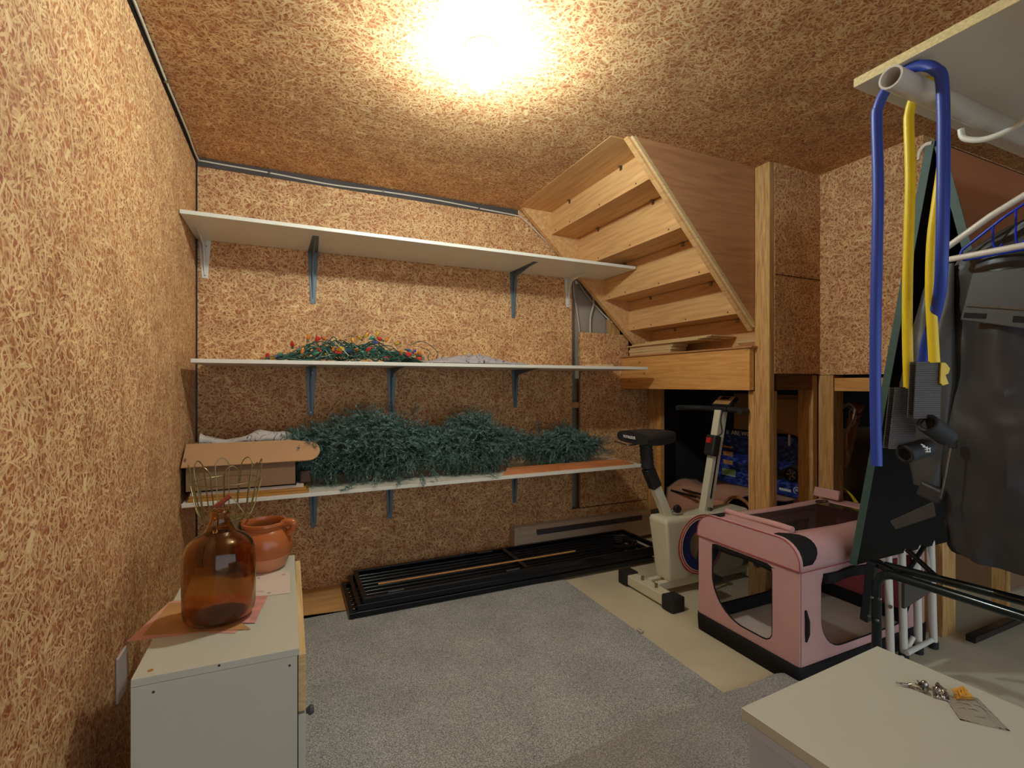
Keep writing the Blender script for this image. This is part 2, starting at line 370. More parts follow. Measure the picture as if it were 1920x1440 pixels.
# ------------------------------------------------------------------ mesh helpers
WL = {}
class B:
    def __init__(self):
        self.bm = bmesh.new()
    def box(self, x0, y0, z0, x1, y1, z1):
        v = [self.bm.verts.new(c) for c in ((x0,y0,z0),(x1,y0,z0),(x1,y1,z0),(x0,y1,z0),(x0,y0,z1),(x1,y0,z1),(x1,y1,z1),(x0,y1,z1))]
        for f in ((0,3,2,1),(4,5,6,7),(0,1,5,4),(1,2,6,5),(2,3,7,6),(3,0,4,7)):
            self.bm.faces.new([v[i] for i in f])
        return self
    def obox(self, c, size, R=None):
        R = R or Matrix.Identity(3); c = Vector(c); sx, sy, sz = [s / 2 for s in size]
        v = [self.bm.verts.new(c + R @ Vector(q)) for q in ((-sx,-sy,-sz),(sx,-sy,-sz),(sx,sy,-sz),(-sx,sy,-sz),(-sx,-sy,sz),(sx,-sy,sz),(sx,sy,sz),(-sx,sy,sz))]
        for f in ((0,3,2,1),(4,5,6,7),(0,1,5,4),(1,2,6,5),(2,3,7,6),(3,0,4,7)):
            self.bm.faces.new([v[i] for i in f])
        return self
    def beam(self, p0, p1, w, d, up=(0, 0, 1)):
        p0, p1 = Vector(p0), Vector(p1); z = (p1 - p0); L = z.length; z.normalize()
        x = Vector(up).cross(z)
        if x.length < 1e-4: x = Vector((1, 0, 0)).cross(z)
        x.normalize(); y = z.cross(x)
        R = Matrix((x, y, z)).transposed()
        return self.obox((p0 + p1) / 2, (w, d, L), R)
    def tube(self, pts, r, seg=10, closed=False, caps=True):
        pts = [Vector(p) for p in pts]; n = len(pts)
        rr = r if isinstance(r, (list, tuple)) else [r] * n
        up = None; rings = []
        for i, p in enumerate(pts):
            if closed: t = pts[(i + 1) % n] - pts[i - 1]
            else: t = pts[min(i + 1, n - 1)] - pts[max(i - 1, 0)]
            if t.length < 1e-9: t = Vector((0, 0, 1))
            t.normalize()
            if up is None:
                up = Vector((0, 0, 1)) if abs(t.z) < .9 else Vector((1, 0, 0))
            s = t.cross(up)
            if s.length < 1e-6: s = t.orthogonal()
            s.normalize(); up = s.cross(t).normalized()
            rings.append([self.bm.verts.new(p + (s * math.cos(a) + up * math.sin(a)) * rr[i]) for a in [2 * PI * k / seg for k in range(seg)]])
        m = n if closed else n - 1
        for i in range(m):
            a, b = rings[i], rings[(i + 1) % n]
            for k in range(seg):
                self.bm.faces.new((a[k], a[(k + 1) % seg], b[(k + 1) % seg], b[k]))
        if caps and not closed:
            self.bm.faces.new(rings[0]); self.bm.faces.new(rings[-1][::-1])
        return self
    def cyl(self, p0, p1, r, r2=None, seg=20):
        return self.tube([p0, p1], [r, r2 if r2 is not None else r], seg)
    def hose(self, p0, p1, ro, ri, seg=24):
        p0, p1 = Vector(p0), Vector(p1); t = (p1 - p0).normalized(); s = t.orthogonal().normalized(); u = t.cross(s)
        L = []
        for p, r in ((p0, ri), (p0, ro), (p1, ro), (p1, ri)):
            L.append([self.bm.verts.new(p + (s * math.cos(2*PI*k/seg) + u * math.sin(2*PI*k/seg)) * r) for k in range(seg)])
        for i in range(4):
            a, b = L[i], L[(i + 1) % 4]
            for k in range(seg): self.bm.faces.new((a[k], a[(k+1) % seg], b[(k+1) % seg], b[k]))
        return self
    def lathe(self, prof, c=(0, 0, 0), seg=40, R=None, squash=1.0):
        c = Vector(c); R = R or Matrix.Identity(3); rings = []
        for r, z in prof:
            if r < 1e-6: rings.append([self.bm.verts.new(c + R @ Vector((0, 0, z)))])
            else: rings.append([self.bm.verts.new(c + R @ Vector((r * math.cos(2*PI*k/seg), r * squash * math.sin(2*PI*k/seg), z))) for k in range(seg)])
        for i in range(len(rings) - 1):
            a, b = rings[i], rings[i + 1]
            for k in range(seg):
                k2 = (k + 1) % seg
                if len(a) == 1 and len(b) == 1: continue
                if len(a) == 1: self.bm.faces.new((a[0], b[k2], b[k]))
                elif len(b) == 1: self.bm.faces.new((a[k], a[k2], b[0]))
                else: self.bm.faces.new((a[k], a[k2], b[k2], b[k]))
        return self
    def prism(self, poly, ext):
        ext = Vector(ext); a = [self.bm.verts.new(Vector(p)) for p in poly]; b = [self.bm.verts.new(Vector(p) + ext) for p in poly]
        n = len(a); self.bm.faces.new(a[::-1]); self.bm.faces.new(b)
        for i in range(n): self.bm.faces.new((a[i], a[(i + 1) % n], b[(i + 1) % n], b[i]))
        return self
    def loft(self, rings, closed_ring=True, caps=True):
        R = [[self.bm.verts.new(Vector(p)) for p in r] for r in rings]; n = len(R[0])
        for i in range(len(R) - 1):
            for k in range(n if closed_ring else n - 1):
                self.bm.faces.new((R[i][k], R[i][(k + 1) % n], R[i + 1][(k + 1) % n], R[i + 1][k]))
        if caps and closed_ring:
            self.bm.faces.new(R[0][::-1]); self.bm.faces.new(R[-1])
        return self
    def grid(self, f, nu, nv):
        V = [[self.bm.verts.new(Vector(f(i / nu, j / nv))) for j in range(nv + 1)] for i in range(nu + 1)]
        for i in range(nu):
            for j in range(nv): self.bm.faces.new((V[i][j], V[i + 1][j], V[i + 1][j + 1], V[i][j + 1]))
        return self
    def build(self, name, mat, parent=None, smooth=False, bevel=0.0, solid=0.0, sub=0, bseg=2):
        bm = self.bm
        bmesh.ops.recalc_face_normals(bm, faces=bm.faces)
        uvl = bm.loops.layers.uv.new('UVMap')
        for f in bm.faces:
            n = f.normal; ax = max(range(3), key=lambda i: abs(n[i]))
            for l in f.loops:
                c = l.vert.co
                l[uvl].uv = (c.y, c.z) if ax == 0 else (c.x, c.z) if ax == 1 else (c.x, c.y)
        xs = [v.co.x for v in bm.verts]; ys = [v.co.y for v in bm.verts]; zs = [v.co.z for v in bm.verts]
        c = Vector(((min(xs) + max(xs)) / 2, (min(ys) + max(ys)) / 2, min(zs)))
        for v in bm.verts: v.co -= c
        me = bpy.data.meshes.new(name)
        if smooth:
            for f in bm.faces: f.smooth = True
        bm.to_mesh(me); bm.free()
        o = bpy.data.objects.new(name, me); COL.objects.link(o)
        me.materials.append(M[mat] if isinstance(mat, str) else mat)
        WL[o.name] = c
        if parent is not None:
            o.parent = parent; o.location = c - WL[parent.name]
        else: o.location = c
        if solid:
            md = o.modifiers.new('solidify', 'SOLIDIFY'); md.thickness = solid; md.offset = 0
        if bevel:
            md = o.modifiers.new('bevel', 'BEVEL'); md.width = bevel; md.segments = bseg; md.limit_method = 'ANGLE'; md.angle_limit = math.radians(35)
        if sub:
            md = o.modifiers.new('subd', 'SUBSURF'); md.levels = sub; md.render_levels = sub
        if smooth and hasattr(me, 'set_sharp_from_angle'):
            me.set_sharp_from_angle(angle=math.radians(42))
        return o

def tag(o, label, cat, group=None):
    o['label'] = label; o['category'] = cat
    if group: o['group'] = group
    return o
def thing(name, loc, label, cat, group=None):
    o = bpy.data.objects.new(name, None); COL.objects.link(o); o.empty_display_size = .05
    o.location = loc; WL[o.name] = Vector(loc)
    return tag(o, label, cat, group)
def struct(name, b, mat, parent=None, **k):
    o = b.build(name, mat, parent, **k)
    if parent is None: o['kind'] = 'structure'
    return o
def lab(o, s): o['label'] = s; return o

def arc(c, r, a0, a1, n, ux, uy):
    c, ux, uy = Vector(c), Vector(ux), Vector(uy)
    return [c + (ux * math.cos(a0 + (a1 - a0) * i / n) + uy * math.sin(a0 + (a1 - a0) * i / n)) * r for i in range(n + 1)]
def spline(pts, n=8, closed=False):
    pts = [Vector(p) for p in pts]; out = []; N = len(pts)
    rng = range(N if closed else N - 1)
    for i in rng:
        if closed: a, b, c, d = pts[i - 1], pts[i], pts[(i + 1) % N], pts[(i + 2) % N]
        else: a, b, c, d = pts[max(i - 1, 0)], pts[i], pts[i + 1], pts[min(i + 2, N - 1)]
        for k in range(n):
            t = k / n
            out.append(0.5 * ((2 * b) + (c - a) * t + (2 * a - 5 * b + 4 * c - d) * t * t + (3 * b - a - 3 * c + d) * t ** 3))
    if not closed: out.append(pts[-1])
    return out

def text(s, name, size, origin, xdir, ydir, mat, parent, depth=.0006, sx=1.0):
    cu = bpy.data.curves.new('letters', 'FONT'); cu.body = s; cu.size = size; cu.extrude = depth; cu.align_x = 'LEFT'; cu.offset = size * .012
    t = bpy.data.objects.new('letters', cu); COL.objects.link(t)
    dg = bpy.context.evaluated_depsgraph_get()
    me = bpy.data.meshes.new_from_object(t.evaluated_get(dg))
    bpy.data.objects.remove(t)
    o = bpy.data.objects.new(name, me); COL.objects.link(o)
    me.materials.clear(); me.materials.append(M[mat])
    x = Vector(xdir).normalized(); y = Vector(ydir); y = (y - x * y.dot(x)).normalized(); z = x.cross(y)
    R = Matrix((x * sx, y, z)).transposed()
    for v in me.vertices: v.co = R @ v.co
    o.parent = parent; o.location = Vector(origin) - WL[parent.name]; WL[o.name] = Vector(origin)
    return o

# ------------------------------------------------------------------ the room
XL, YB, ZC, XR = -0.435, 2.92, 2.306, 2.667
struct('floor', B().box(-.6, -1.6, -.1, 4.4, 4.0, 0), 'concrete')
struct('ceiling', B().box(-.6, -1.6, ZC, 4.4, 4.0, ZC + .1), 'chip')
struct('wall_left', B().box(XL - .02, -1.6, 0, XL, YB + .02, ZC), 'chip')
# back wall: a big sheet cut along the stair slope, a smaller sheet beside the gap, the low strip under both
stair_line = lambda x: 2.33 - .875 * (x - 1.385)
wb = B()
wb.prism([(XL, YB, .27), (1.80, YB, .27), (1.80, YB, stair_line(1.80)), (1.41, YB, ZC), (XL, YB, ZC)], (0, .02, 0))
wb.box(XL, YB, 0, 2.47, YB + .02, .27)
wb.prism([(1.87, YB, .277), (2.47, YB, .277), (2.47, YB, 1.33), (2.29, YB, 1.345), (2.29, YB, 1.513), (1.87, YB, 1.518)], (0, .02, 0))
struct('wall_back', wb, 'chip')
struct('trim_1', B().box(XL, YB - .004, 0, XL + .008, YB, ZC - .02), 'black_plastic')
# plasterboard seen through the gap and the triangle
struct('wall_cavity', B().box(1.6, YB + .10, 0, 2.47, YB + .12, ZC), 'drywall')
struct('wall_storage', B().box(2.47, YB + .10, 0, 4.3, YB + .12, ZC), 'night')  # darkness of the unlit storage is put into this wall's colour
struct('trim_2', B().box(1.775, YB + .022, 0, 1.812, YB + .098, 2.0), 'greyboard')
struct('trim_3', B().box(1.80, YB + .022, .98, 1.90, YB + .09, 1.02), 'stud')
struct('trim_4', B().box(2.14, YB + .022, 1.0, 2.23, YB + .062, 1.72), 'stud')
struct('trim_5', B().box(2.26, YB + .03, 1.0, 2.29, YB + .09, 1.62), 'board_black')
# short wall beside the stairs and the right wall above the open studs
struct('wall_stair', B().box(2.30, 1.730, 1.205, XR, 1.742, ZC), 'chip')
struct('trim_6', B().box(2.302, 1.7275, 1.722, XR - .002, 1.7298, 1.725), 'board_black')
struct('wall_right', B().box(XR, 1.262, 1.20, XR + .012, 1.742, ZC), 'chip')
struct('wall_alcove', B().box(XR, 1.25, 1.115, 4.3, 1.262, ZC), 'chip')
# the sloping stair side panel
s0, s1 = (1.448, ZC), (2.258, 1.455)
struct('wall_stair_side', B().prism([(s0[0] + .02, 1.818, ZC), (2.258, 1.818, ZC), (2.258, 1.818, 1.475)], (0, .012, 0)), 'ply_panel')
# posts and headers
posts = [(2.262, 1.732, 0, 2.300, 1.820, ZC, 'stud'), (2.300, 1.745, 0, 2.338, 1.833, 1.112, 'stud'),
         (2.262, 1.822, 0, 2.300, 1.86, 1.112, 'stud'),
         (2.629, 1.745, 0, 2.667, 1.833, 1.2, 'stud'), (2.669, 1.66, 0, 2.757, 1.742, 1.198, 'stud'), (2.759, 1.70, 0, 2.797, 1.742, 1.112, 'stud'),
         (2.475, 2.87, 0, 2.513, 2.958, 1.115, 'stud'), (2.515, 2.83, 0, 2.553, 2.918, 1.115, 'studh'),
         (2.69, 1.185, 0, 2.80, 1.275, 1.112, 'stud'), (3.33, 1.20, 0, 3.37, 1.262, 1.112, 'stud')]
for i, (x0, y0, z0, x1, y1, z1, m) in enumerate(posts):
    struct('trim_%d' % (7 + i), B().box(x0, y0, z0, x1, y1, z1), m, bevel=.003)
struct('trim_17', B().box(2.340, 1.75, 1.118, 2.627, 1.80, 1.203), 'studdk')
struct('trim_18', B().box(XR + .004, 1.275, 1.113, XR + .042, 1.655, 1.182), 'studh')
struct('trim_19', B().box(2.225, 1.822, 1.116, 2.262, 2.918, 1.342), 'studh', bevel=.003)   # header under the stairs
struct('trim_20', B().box(2.262, 1.862, 1.325, 2.62, 2.915, 1.345), 'plywood')
struct('trim_21', B().box(2.215, 1.80, 1.343, 2.265, 2.915, 1.352), 'ply_panel')
struct('trim_22', B().box(2.26, 1.74, 1.352, 2.268, 1.80, 1.36), 'ply_panel') if False else None
# foundation walls of the space under the stairs
struct('wall_far', B().box(4.3, -1.6, 0, 4.4, 4.0, ZC), 'dark_concrete')
struct('floor_strip', B().box(XL + .005, 2.56, 0, .42, YB - .005, .012), 'floorwood')

# floor coverings
cp = B().prism([(-.30, -.9, 0.001), (1.452, -.9, 0.001), (1.455, 2.44, 0.001), (1.0, 2.47, .001), (-.30, 2.64, 0.001)], (0, 0, .011))
tag(cp.build('carpet', 'carpet'), 'large speckled grey carpet covering the middle of the concrete floor', 'carpet')
rg = B()
a0 = P(1215, 1440, Z=.02); 
edge = [P(1010, 1450, Z=.02), P(1130, 1400, Z=.02), P(1230, 1352, Z=.02), P(1300, 1330, Z=.02), P(1350, 1306, Z=.02), P(1400, 1290, Z=.02), P(1450, 1268, Z=.02), P(1475, 1266, Z=.02)]
poly = [Vector((p.x, p.y, .013)) for p in spline(edge, 6)]
poly = [p + Vector((noise.noise(p * 30) * .006, noise.noise(p * 30 + Vector((9, 0, 0))) * .006, 0)) for p in poly]
poly += [Vector((1.74, .95, .013)), Vector((1.74, -.6, .013)), Vector((.1, -.6, .013))]
rg.prism(poly, (0, 0, .016))
tag(rg.build('rug', 'rug'), 'plush taupe grey rug with ragged edge in front of white cabinet', 'rug')
lint = B().tube(spline([P(1195, 1180, Z=.006), P(1200, 1184, Z=.012), P(1206, 1182, Z=.006), P(1200, 1178, Z=.008)], 4), .004, 6)
tag(lint.build('lint', 'cable_white', smooth=True), 'small pale curl of lint on concrete beside carpet edge', 'lint')

# ------------------------------------------------------------------ ceiling lamp
L = thing('ceiling_light', (BULB_POS[0], BULB_POS[1], ZC), 'bare glowing bulb in a porcelain holder on the chipboard ceiling', 'ceiling light')
B().lathe([(0, 0), (.058, 0), (.055, -.012), (.03, -.03), (.028, -.048), (0, -.048)], (BULB_POS[0], BULB_POS[1], ZC), 32).build('lamp_holder', 'porcelain', L, smooth=True)
B().lathe([(0, .056), (.016, .056), (.018, .04), (.029, .022), (.034, 0), (.029, -.02), (.016, -.032), (0, -.036)], BULB_POS, 28).build('bulb', 'bulb_glow', L, smooth=True)

# ------------------------------------------------------------------ staircase
ST = thing('staircase', (1.95, 2.36, 1.35), 'underside of plywood staircase sloping down from the chipboard ceiling', 'staircase')
Xk = lambda k: 1.600 + .215 * k
Zk = lambda k: 2.157 - .205 * k
yn, yf = 1.862, 2.856
for k in range(0, 5):
    b = B().box(Xk(k), yn, Zk(k) - .004, Xk(k) + .016, yf, min(Zk(k - 1) + .0, ZC))
    b.build('riser', 'plywood', ST, bevel=.001)
for k in range(-1, 4):
    if k == -1: continue
    B().box(Xk(k) + .017, yn, Zk(k) + .002, Xk(k + 1) + .03, yf, Zk(k) + .024).build('tread', 'plywood', ST)
B().box(1.36, yn, ZC - .002, 1.60, yf, ZC + .02).build('tread', 'plywood', ST)
nz = (.7, 0, .714)
near = [(1.425, yn - .030, ZC), (1.485, yn - .030, ZC), (2.258, yn - .030, 1.497), (2.258, yn - .030, 1.430)]
B().prism([(1.43, 1.832, ZC - .001), (2.259, 1.832, ZC - .001), (2.259, 1.832, 1.437)], (0, .028, 0)).build('stringer', 'plywood', ST)
B().prism([(1.448, 1.8175, ZC - .001), (1.472, 1.8175, ZC - .001), (2.2595, 1.8175, 1.482), (2.2595, 1.8175, 1.455)], (0, .0142, 0)).build('stringer_edging', 'paleboard', ST)
B().prism([(1.385, yf, ZC - .001), (2.62, yf, ZC - .001), (2.62, yf, 1.347), (2.40, yf, 1.347)], (0, .036, 0)).build('stringer', 'plywood', ST)
for k in range(0, 5):
    for yy in (2.10, 2.62):
        b = B(); x = Xk(k); zt = Zk(k - 1) if k else ZC
        b.box(x - .018, yy - .010, zt - .004, x, yy + .010, zt - .001); b.box(x - .003, yy - .010, zt - .022, x, yy + .010, zt - .001)
        b.build('angle_bracket', 'steel', ST)
for k in range(0, 4):
    for yy in (1.98, 2.3, 2.62, 2.8):
        B().cyl((Xk(k) - .0015, yy, Zk(k) + .012), (Xk(k) + .002, yy, Zk(k) + .012), .0045, seg=8).build('screw', 'soil', ST)

# boards lying on the ledge under the stairs
def board(name, p0, p1, w, th, label, mat='paleboard', ang=0, group=None):
    c = (Vector(p0) + Vector(p1)) / 2
    o = B().beam(p0, p1, w, th).build(name, mat, bevel=.0008)
    return tag(o, label, 'board', group)
g = 'boards stacked under the stairs'
yz = 1.3545
stk = [(.019, 2.845, 2.43, 2.305, .13), (.019, 2.85, 2.42, 2.303, .13), (.019, 2.84, 2.41, 2.305, .13), (.008, 2.85, 2.18, 2.33, .22), (.008, 2.80, 2.12, 2.34, .22), (.008, 2.68, 2.10, 2.345, .20)]
desc = ['pale board lowest in the stack on the stair ledge', 'pale board second from the bottom in the ledge stack', 'pale board third from the bottom in the ledge stack',
        'thin plywood sheet lying directly on the thick ledge boards', 'thin plywood sheet second from the top of the ledge stack', 'thin plywood sheet topmost in the ledge stack']
zz = yz
for (th, y1, y0, xc, w), ds in zip(stk, desc):
    o = B().box(xc - w / 2, y0, zz, xc + w / 2, y1, zz + th).build('plywood_board', 'paleboard', bevel=.001)
    tag(o, ds, 'board', g); zz += th + .001
for i, (y0, y1, z0) in enumerate(((1.92, 2.08, yz), (1.90, 2.06, yz + .020), (1.95, 2.085, yz + .040))):
    o = B().box(2.42 + i * .01, y0, z0, 2.54, y1, z0 + .019).build('plywood_board', 'paleboard' if i == 2 else 'ply_panel', bevel=.001)
    tag(o, 'short wood offcut by the post on the ledge, ' + ('lowest', 'middle', 'topmost')[i] + ' of three', 'board', g)

# cables
def cable(name, pts, r, mat, label, n=6):
    return tag(B().tube(spline(pts, n), r, 8).build(name, mat, smooth=True), label, 'cable')
cab = thing('power_cable', (XL + .02, 1.5, ZC - .03), 'thin white cable stapled along the ceiling corner of left and back walls', 'cable')
pts = [(XL + .012, y, ZC - .012 - .004 * math.sin(y * 9)) for y in (-.6, -.2, .2, .6, 1.0, 1.4, 1.8, 2.2, 2.6)] + [(XL + .012, YB - .03, ZC - .014), (XL + .05, YB - .01, ZC - .018)]
pts += [(x, YB - .008, ZC - .026 - .006 * math.sin(x * 7)) for x in (-.1, .2, .5, .8, 1.1)] + [(1.36, YB - .008, ZC - .04), (1.42, YB - .012, ZC - .06), (1.6, YB - .012, stair_line(1.6) - .03), (1.8, YB - .012, stair_line(1.8) - .03)]
B().tube(spline(pts, 6), .0042, 8).build('sheath', 'cable_white', cab, smooth=True)
for q in (pts[4], pts[7], pts[11], pts[13], pts[15]):
    q = Vector(q); B().obox(q, (.012, .012, .016)).build('staple', 'steel', cab, bevel=.002)
struct('trim_24', B().box(XL + .0005, -1.6, ZC - .028, XL + .0035, YB - .002, ZC - .0005), 'board_black')
struct('trim_25', B().box(XL + .01, YB - .004, ZC - .045, 1.38, YB - .0005, ZC - .0005), 'greyboard')
yc = YB + .07
cable('wall_cable', [(1.84, YB + .05, 1.93), (1.86, yc, 1.8), (1.885, yc, 1.68), (1.91, yc, 1.5), (1.90, yc, 1.35)], .005, 'cable_white', 'white cable hanging nearest the chipboard edge inside the open wall gap')
cable('wall_cable', [(1.86, YB + .05, 1.93), (1.95, yc, 1.82), (2.10, yc, 1.68), (2.16, YB + .015, 1.60)], .005, 'cable_white', 'white cable running diagonally through the open wall triangle')
cable('wall_cable', [(2.02, yc, 1.80), (2.03, yc, 1.74), (2.00, yc, 1.62), (2.005, yc, 1.40)], .007, 'cable_white', 'thicker white cable dropping straight behind the small chipboard sheet')
cable('wall_cable', [(1.98, YB + .045, 1.82), (2.1, YB + .045, 1.74), (2.24, YB + .014, 1.64), (2.27, YB + .014, 1.60), (2.30, YB+.014, 1.5), (2.31, YB+.014, 1.38)], .005, 'board_black', 'black cable along the stair stringer in the wall triangle')

# ------------------------------------------------------------------ shelves
def bracket(sh, x, zt, long_, short, mat, n=''):
    b = B(); yw = YB - .001; w = .027
    # wall leg with a pressed rib, arm under the board, rounded ends
    b.prism([(x - w, yw, zt), (x + w, yw, zt), (x + w * .5, yw, zt - long_), (x - w * .5, yw, zt - long_)], (0, -.003, 0))
    b.prism([(x - w, yw - .001, zt - .003), (x + w, yw - .001, zt - .003), (x + w * .55, yw - short, zt - .003), (x - w * .55, yw - short, zt - .003)], (0, 0, .003))
    b.prism([(x - .004, yw - .003, zt - .003), (x - .004, yw - .003, zt - long_ * .93), (x - .004, yw - .016, zt - long_ * .6), (x - .004, yw - .034, zt - .055), (x - .004, yw - .055, zt - .034), (x - .004, yw - short * .6, zt - .016), (x - .004, yw - short * .93, zt - .004)], (.008, 0, 0))
    o = b.build('bracket', mat, sh, bevel=.0015)
    if n: lab(o, n)
    for dz in (.03, long_ * .93):
        B().cyl((x + (.008 if dz < .05 else 0), yw - .006, zt - dz), (x + (.008 if dz < .05 else 0), yw - .002, zt - dz), .0035, seg=8).build('screw', 'steel', o)
    return o
def shelf(z0, z1, x0, x1, label, brs, group='long white wall shelves'):
    zt = z0
    s = thing('wall_shelf', ((x0 + x1) / 2, YB, zt), label, 'shelf', group)
    B().box(x0, 2.5, zt, x1, YB - .002, zt + .018).build('board', 'white_shelf', s, bevel=.0015)
    for x, l, sh, m in brs:
        bracket(s, x, zt, l, sh, m)
    return s
shelf(1.887, 0, XL + .003, 2.02, 'topmost long white wall shelf, empty, with two white and two grey brackets', [(-.395, .195, .24, 'white_metal'), (.118, .29, .32, 'grey_metal'), (1.348, .30, .32, 'grey_metal'), (1.765, .20, .24, 'white_metal')])
shelf(1.243, 0, -.392, 2.118, 'middle long white wall shelf carrying string lights and a cloth', [(.107, .27, .30, 'grey_metal'), (.55, .30, .30, 'grey_metal'), (1.36, .25, .30, 'grey_metal')])
shelf(.613, 0, -.425, 2.075, 'lowest long white wall shelf carrying green artificial tree sections', [(.121, .26, .30, 'grey_metal'), (.54, .26, .30, 'grey_metal'), (1.356, .25, .30, 'grey_metal')])
Z3, Z2 = .6315, 1.2615

# ------------------------------------------------------------------ string lights on the middle shelf
SL = thing('string_lights', (.32, 2.66, Z2), 'tangled heap of green wired christmas lights with coloured bulbs on middle shelf', 'string lights')
rnd = random.Random(3)
def heap(x):                                          # heap height along x
    t = (x - .30) / .36
    return .112 * max(0, 1 - abs(t) ** 2.4) + .006
wb = B()
for k in range(17):
    pts = []; x = rnd.uniform(-.05, .1); y = rnd.uniform(2.58, 2.76); d = 1
    for i in range(26):
        x += d * rnd.uniform(.03, .075)
        if x > .62: d = -1
        if x < .0: d = 1
        y = min(2.80, max(2.56, y + rnd.uniform(-.03, .03)))
        zz = Z2 + .004 + rnd.random() ** .8 * 1.15 * max(.004, heap(x) * (1 - abs(y - 2.68) / .2))
        pts.append((x, y, zz))
    pp = spline(pts, 4)
    wb.tube(pp, .0026, 5)
    if k % 2 == 0:
        wb.tube([p + Vector((.003 * math.sin(i), .003 * math.cos(i), .003 * math.cos(i * .9))) if p.z > Z2 + .008 else p + Vector((.003, .003, .002)) for i, p in enumerate(pp)], .0018, 5)
wb.tube(spline([(.6, 2.66, Z2 + .10), (.66, 2.65, Z2 + .125), (.72, 2.65, Z2 + .10), (.755, 2.65, Z2 + .06), (.745, 2.65, Z2 + .03), (.76, 2.65, Z2 + .004)], 6), .002, 5)
wb.tube(spline([(.66, 2.65, Z2 + .09), (.71, 2.65, Z2 + .07), (.70, 2.65, Z2 + .03), (.74, 2.65, Z2 + .004)], 6), .002, 5)
wb.tube(spline([(.1, 2.62, Z2 + .05), (-.0, 2.62, Z2 + .03), (-.08, 2.62, Z2 + .02), (-.12, 2.62, Z2 + .004), (-.25, 2.62, Z2 + .003)], 6), .002, 5)
wb.build('wire', 'green_wire', SL, smooth=True)
cols = ['red', 'orange', 'yellow', 'green', 'blue']
socket_me = None; bulb_me = {}
for k in range(58):
    x = rnd.uniform(-.12, .66); y = rnd.uniform(2.53, 2.66); hh = heap(x)
    z = Z2 + .014 + rnd.uniform(.05, .95) * hh if k % 4 else Z2 + .016 + hh
    c = cols[k % 5] if k > 4 else 'red'
    dr = Vector((rnd.uniform(-1, 1), rnd.uniform(-.6, .2), rnd.uniform(-.3, 1.2))).normalized()
    if z < Z2 + .03: dr.z = abs(dr.z) * .3
    if c not in bulb_me:
        o = B().lathe([(0, 0), (.0065, .001), (.009, .009), (.008, .019), (.0035, .029), (0, .032)], (0, 0, 0), 10).build('bulb', 'bulb_' + c, SL, smooth=True)
        bulb_me[c] = o.data
    else:
        o = bpy.data.objects.new('bulb', bulb_me[c]); COL.objects.link(o); o.parent = SL
    o.location = Vector((x, y, z)) + dr * .006 - WL[SL.name]; o.rotation_euler = dr.to_track_quat('Z', 'Y').to_euler()
    if socket_me is None:
        s_ = B().cyl((0, 0, -.012), (0, 0, .006), .0055, seg=8).build('socket', 'needle', SL, smooth=True); socket_me = s_.data
        s_.data = socket_me
        for v in socket_me.vertices: v.co.z -= .012
    elif k < 46:
        s_ = bpy.data.objects.new('socket', socket_me); COL.objects.link(s_); s_.parent = SL
    else: s_ = None
    if s_: s_.location = o.location.copy(); s_.rotation_euler = o.rotation_euler.copy()
B().beam((.205, 2.55, Z2 + .098), (.268, 2.54, Z2 + .03), .005, .002).build('cable_tie', 'white_metal', SL)

def crumple(name, x0, x1, y0, y1, z0, h, mat, label, cat, seed=0, prof=None):
    def f(u, v):
        x = x0 + (x1 - x0) * u; y = y0 + (y1 - y0) * v
        e = (math.sin(PI * u) ** .5) * (math.sin(PI * v) ** .5)
        q = Vector((x * 14 + seed, y * 14, seed)); n = abs(noise.noise(q)) * 1.3 + .5 * abs(noise.noise(q * 2.3)) + .25 * noise.noise(q * 5)
        hh = h * (prof(u) if prof else 1)
        wob = .012 * noise.noise(Vector((u * 9, v * 9, seed + 5)))
        return (x + wob, y + wob, z0 + .003 + max(0, e * hh * (.35 + n)))
    b = B().grid(f, 60, 26)
    return tag(b.build(name, mat, smooth=True, solid=.004), label, cat)
crumple('cloth', .66, 1.28, 2.54, 2.76, Z2 + .001, .045, 'cloth_grey', 'crumpled grey cloth with dark scroll print lying on middle shelf', 'cloth', 3, lambda u: .55 + .9 * math.exp(-((u - .52) / .14) ** 2) + .4 * math.exp(-((u - .25) / .1) ** 2))
tag(B().box(1.70, 2.52, Z2, 1.86, 2.60, Z2 + .012).build('wood_offcut', 'paleboard', bevel=.001), 'small pale wood offcut near the right end of middle shelf', 'board')

# ------------------------------------------------------------------ things on the lowest shelf
for i, (d, th) in enumerate((('ochre wood panel lowest under the cardboard box', .012), ('ochre wood panel second from bottom under the cardboard box', .012), ('pale hardboard panel just beneath the cardboard box', .014))):
    z0 = Z3 + (0, .0125, .025)[i]
    tag(B().box(-.405 + .003 * i, 2.512 + .01 * i, z0, .085 - .012 * i, 2.80, z0 + th).build('plywood_sheet', 'ochre_wood' if i < 2 else 'paper', bevel=.001), d, 'board', 'panels under the cardboard box')
CB = thing('cardboard_box', (-.17, 2.66, Z3 + .04), 'flattish brown cardboard box with drooping flap at left end of lowest shelf', 'box')
zb = Z3 + .0405
bx = B()
x0, x1, y0, y1, t = -.418, .03, 2.525, 2.82, .005
bx.box(x0, y0, zb, x1, y1, zb + t); bx.box(x0, y0, zb, x0 + t, y1, zb + .15); bx.box(x1 - t, y0, zb, x1, y1, zb + .12)
bx.box(x0, y0, zb, x1, y0 + t, zb + .11); bx.box(x0, y1 - t, zb, x1, y1, zb + .17)
bx.build('body', 'cardboard_dk', CB)
poly = [(x0 - .010, 0), (.08, 0)] + [(.08 + .055 * math.sin(a), .062 - .062 * math.cos(a)) for a in [PI * k / 10 for k in range(1, 9)]] + [(.0, .135), (x0 - .006, .135)]
fa = Vector((0, 2.507, zb + .112)); fd = Vector((0, .095, .085)).normalized()
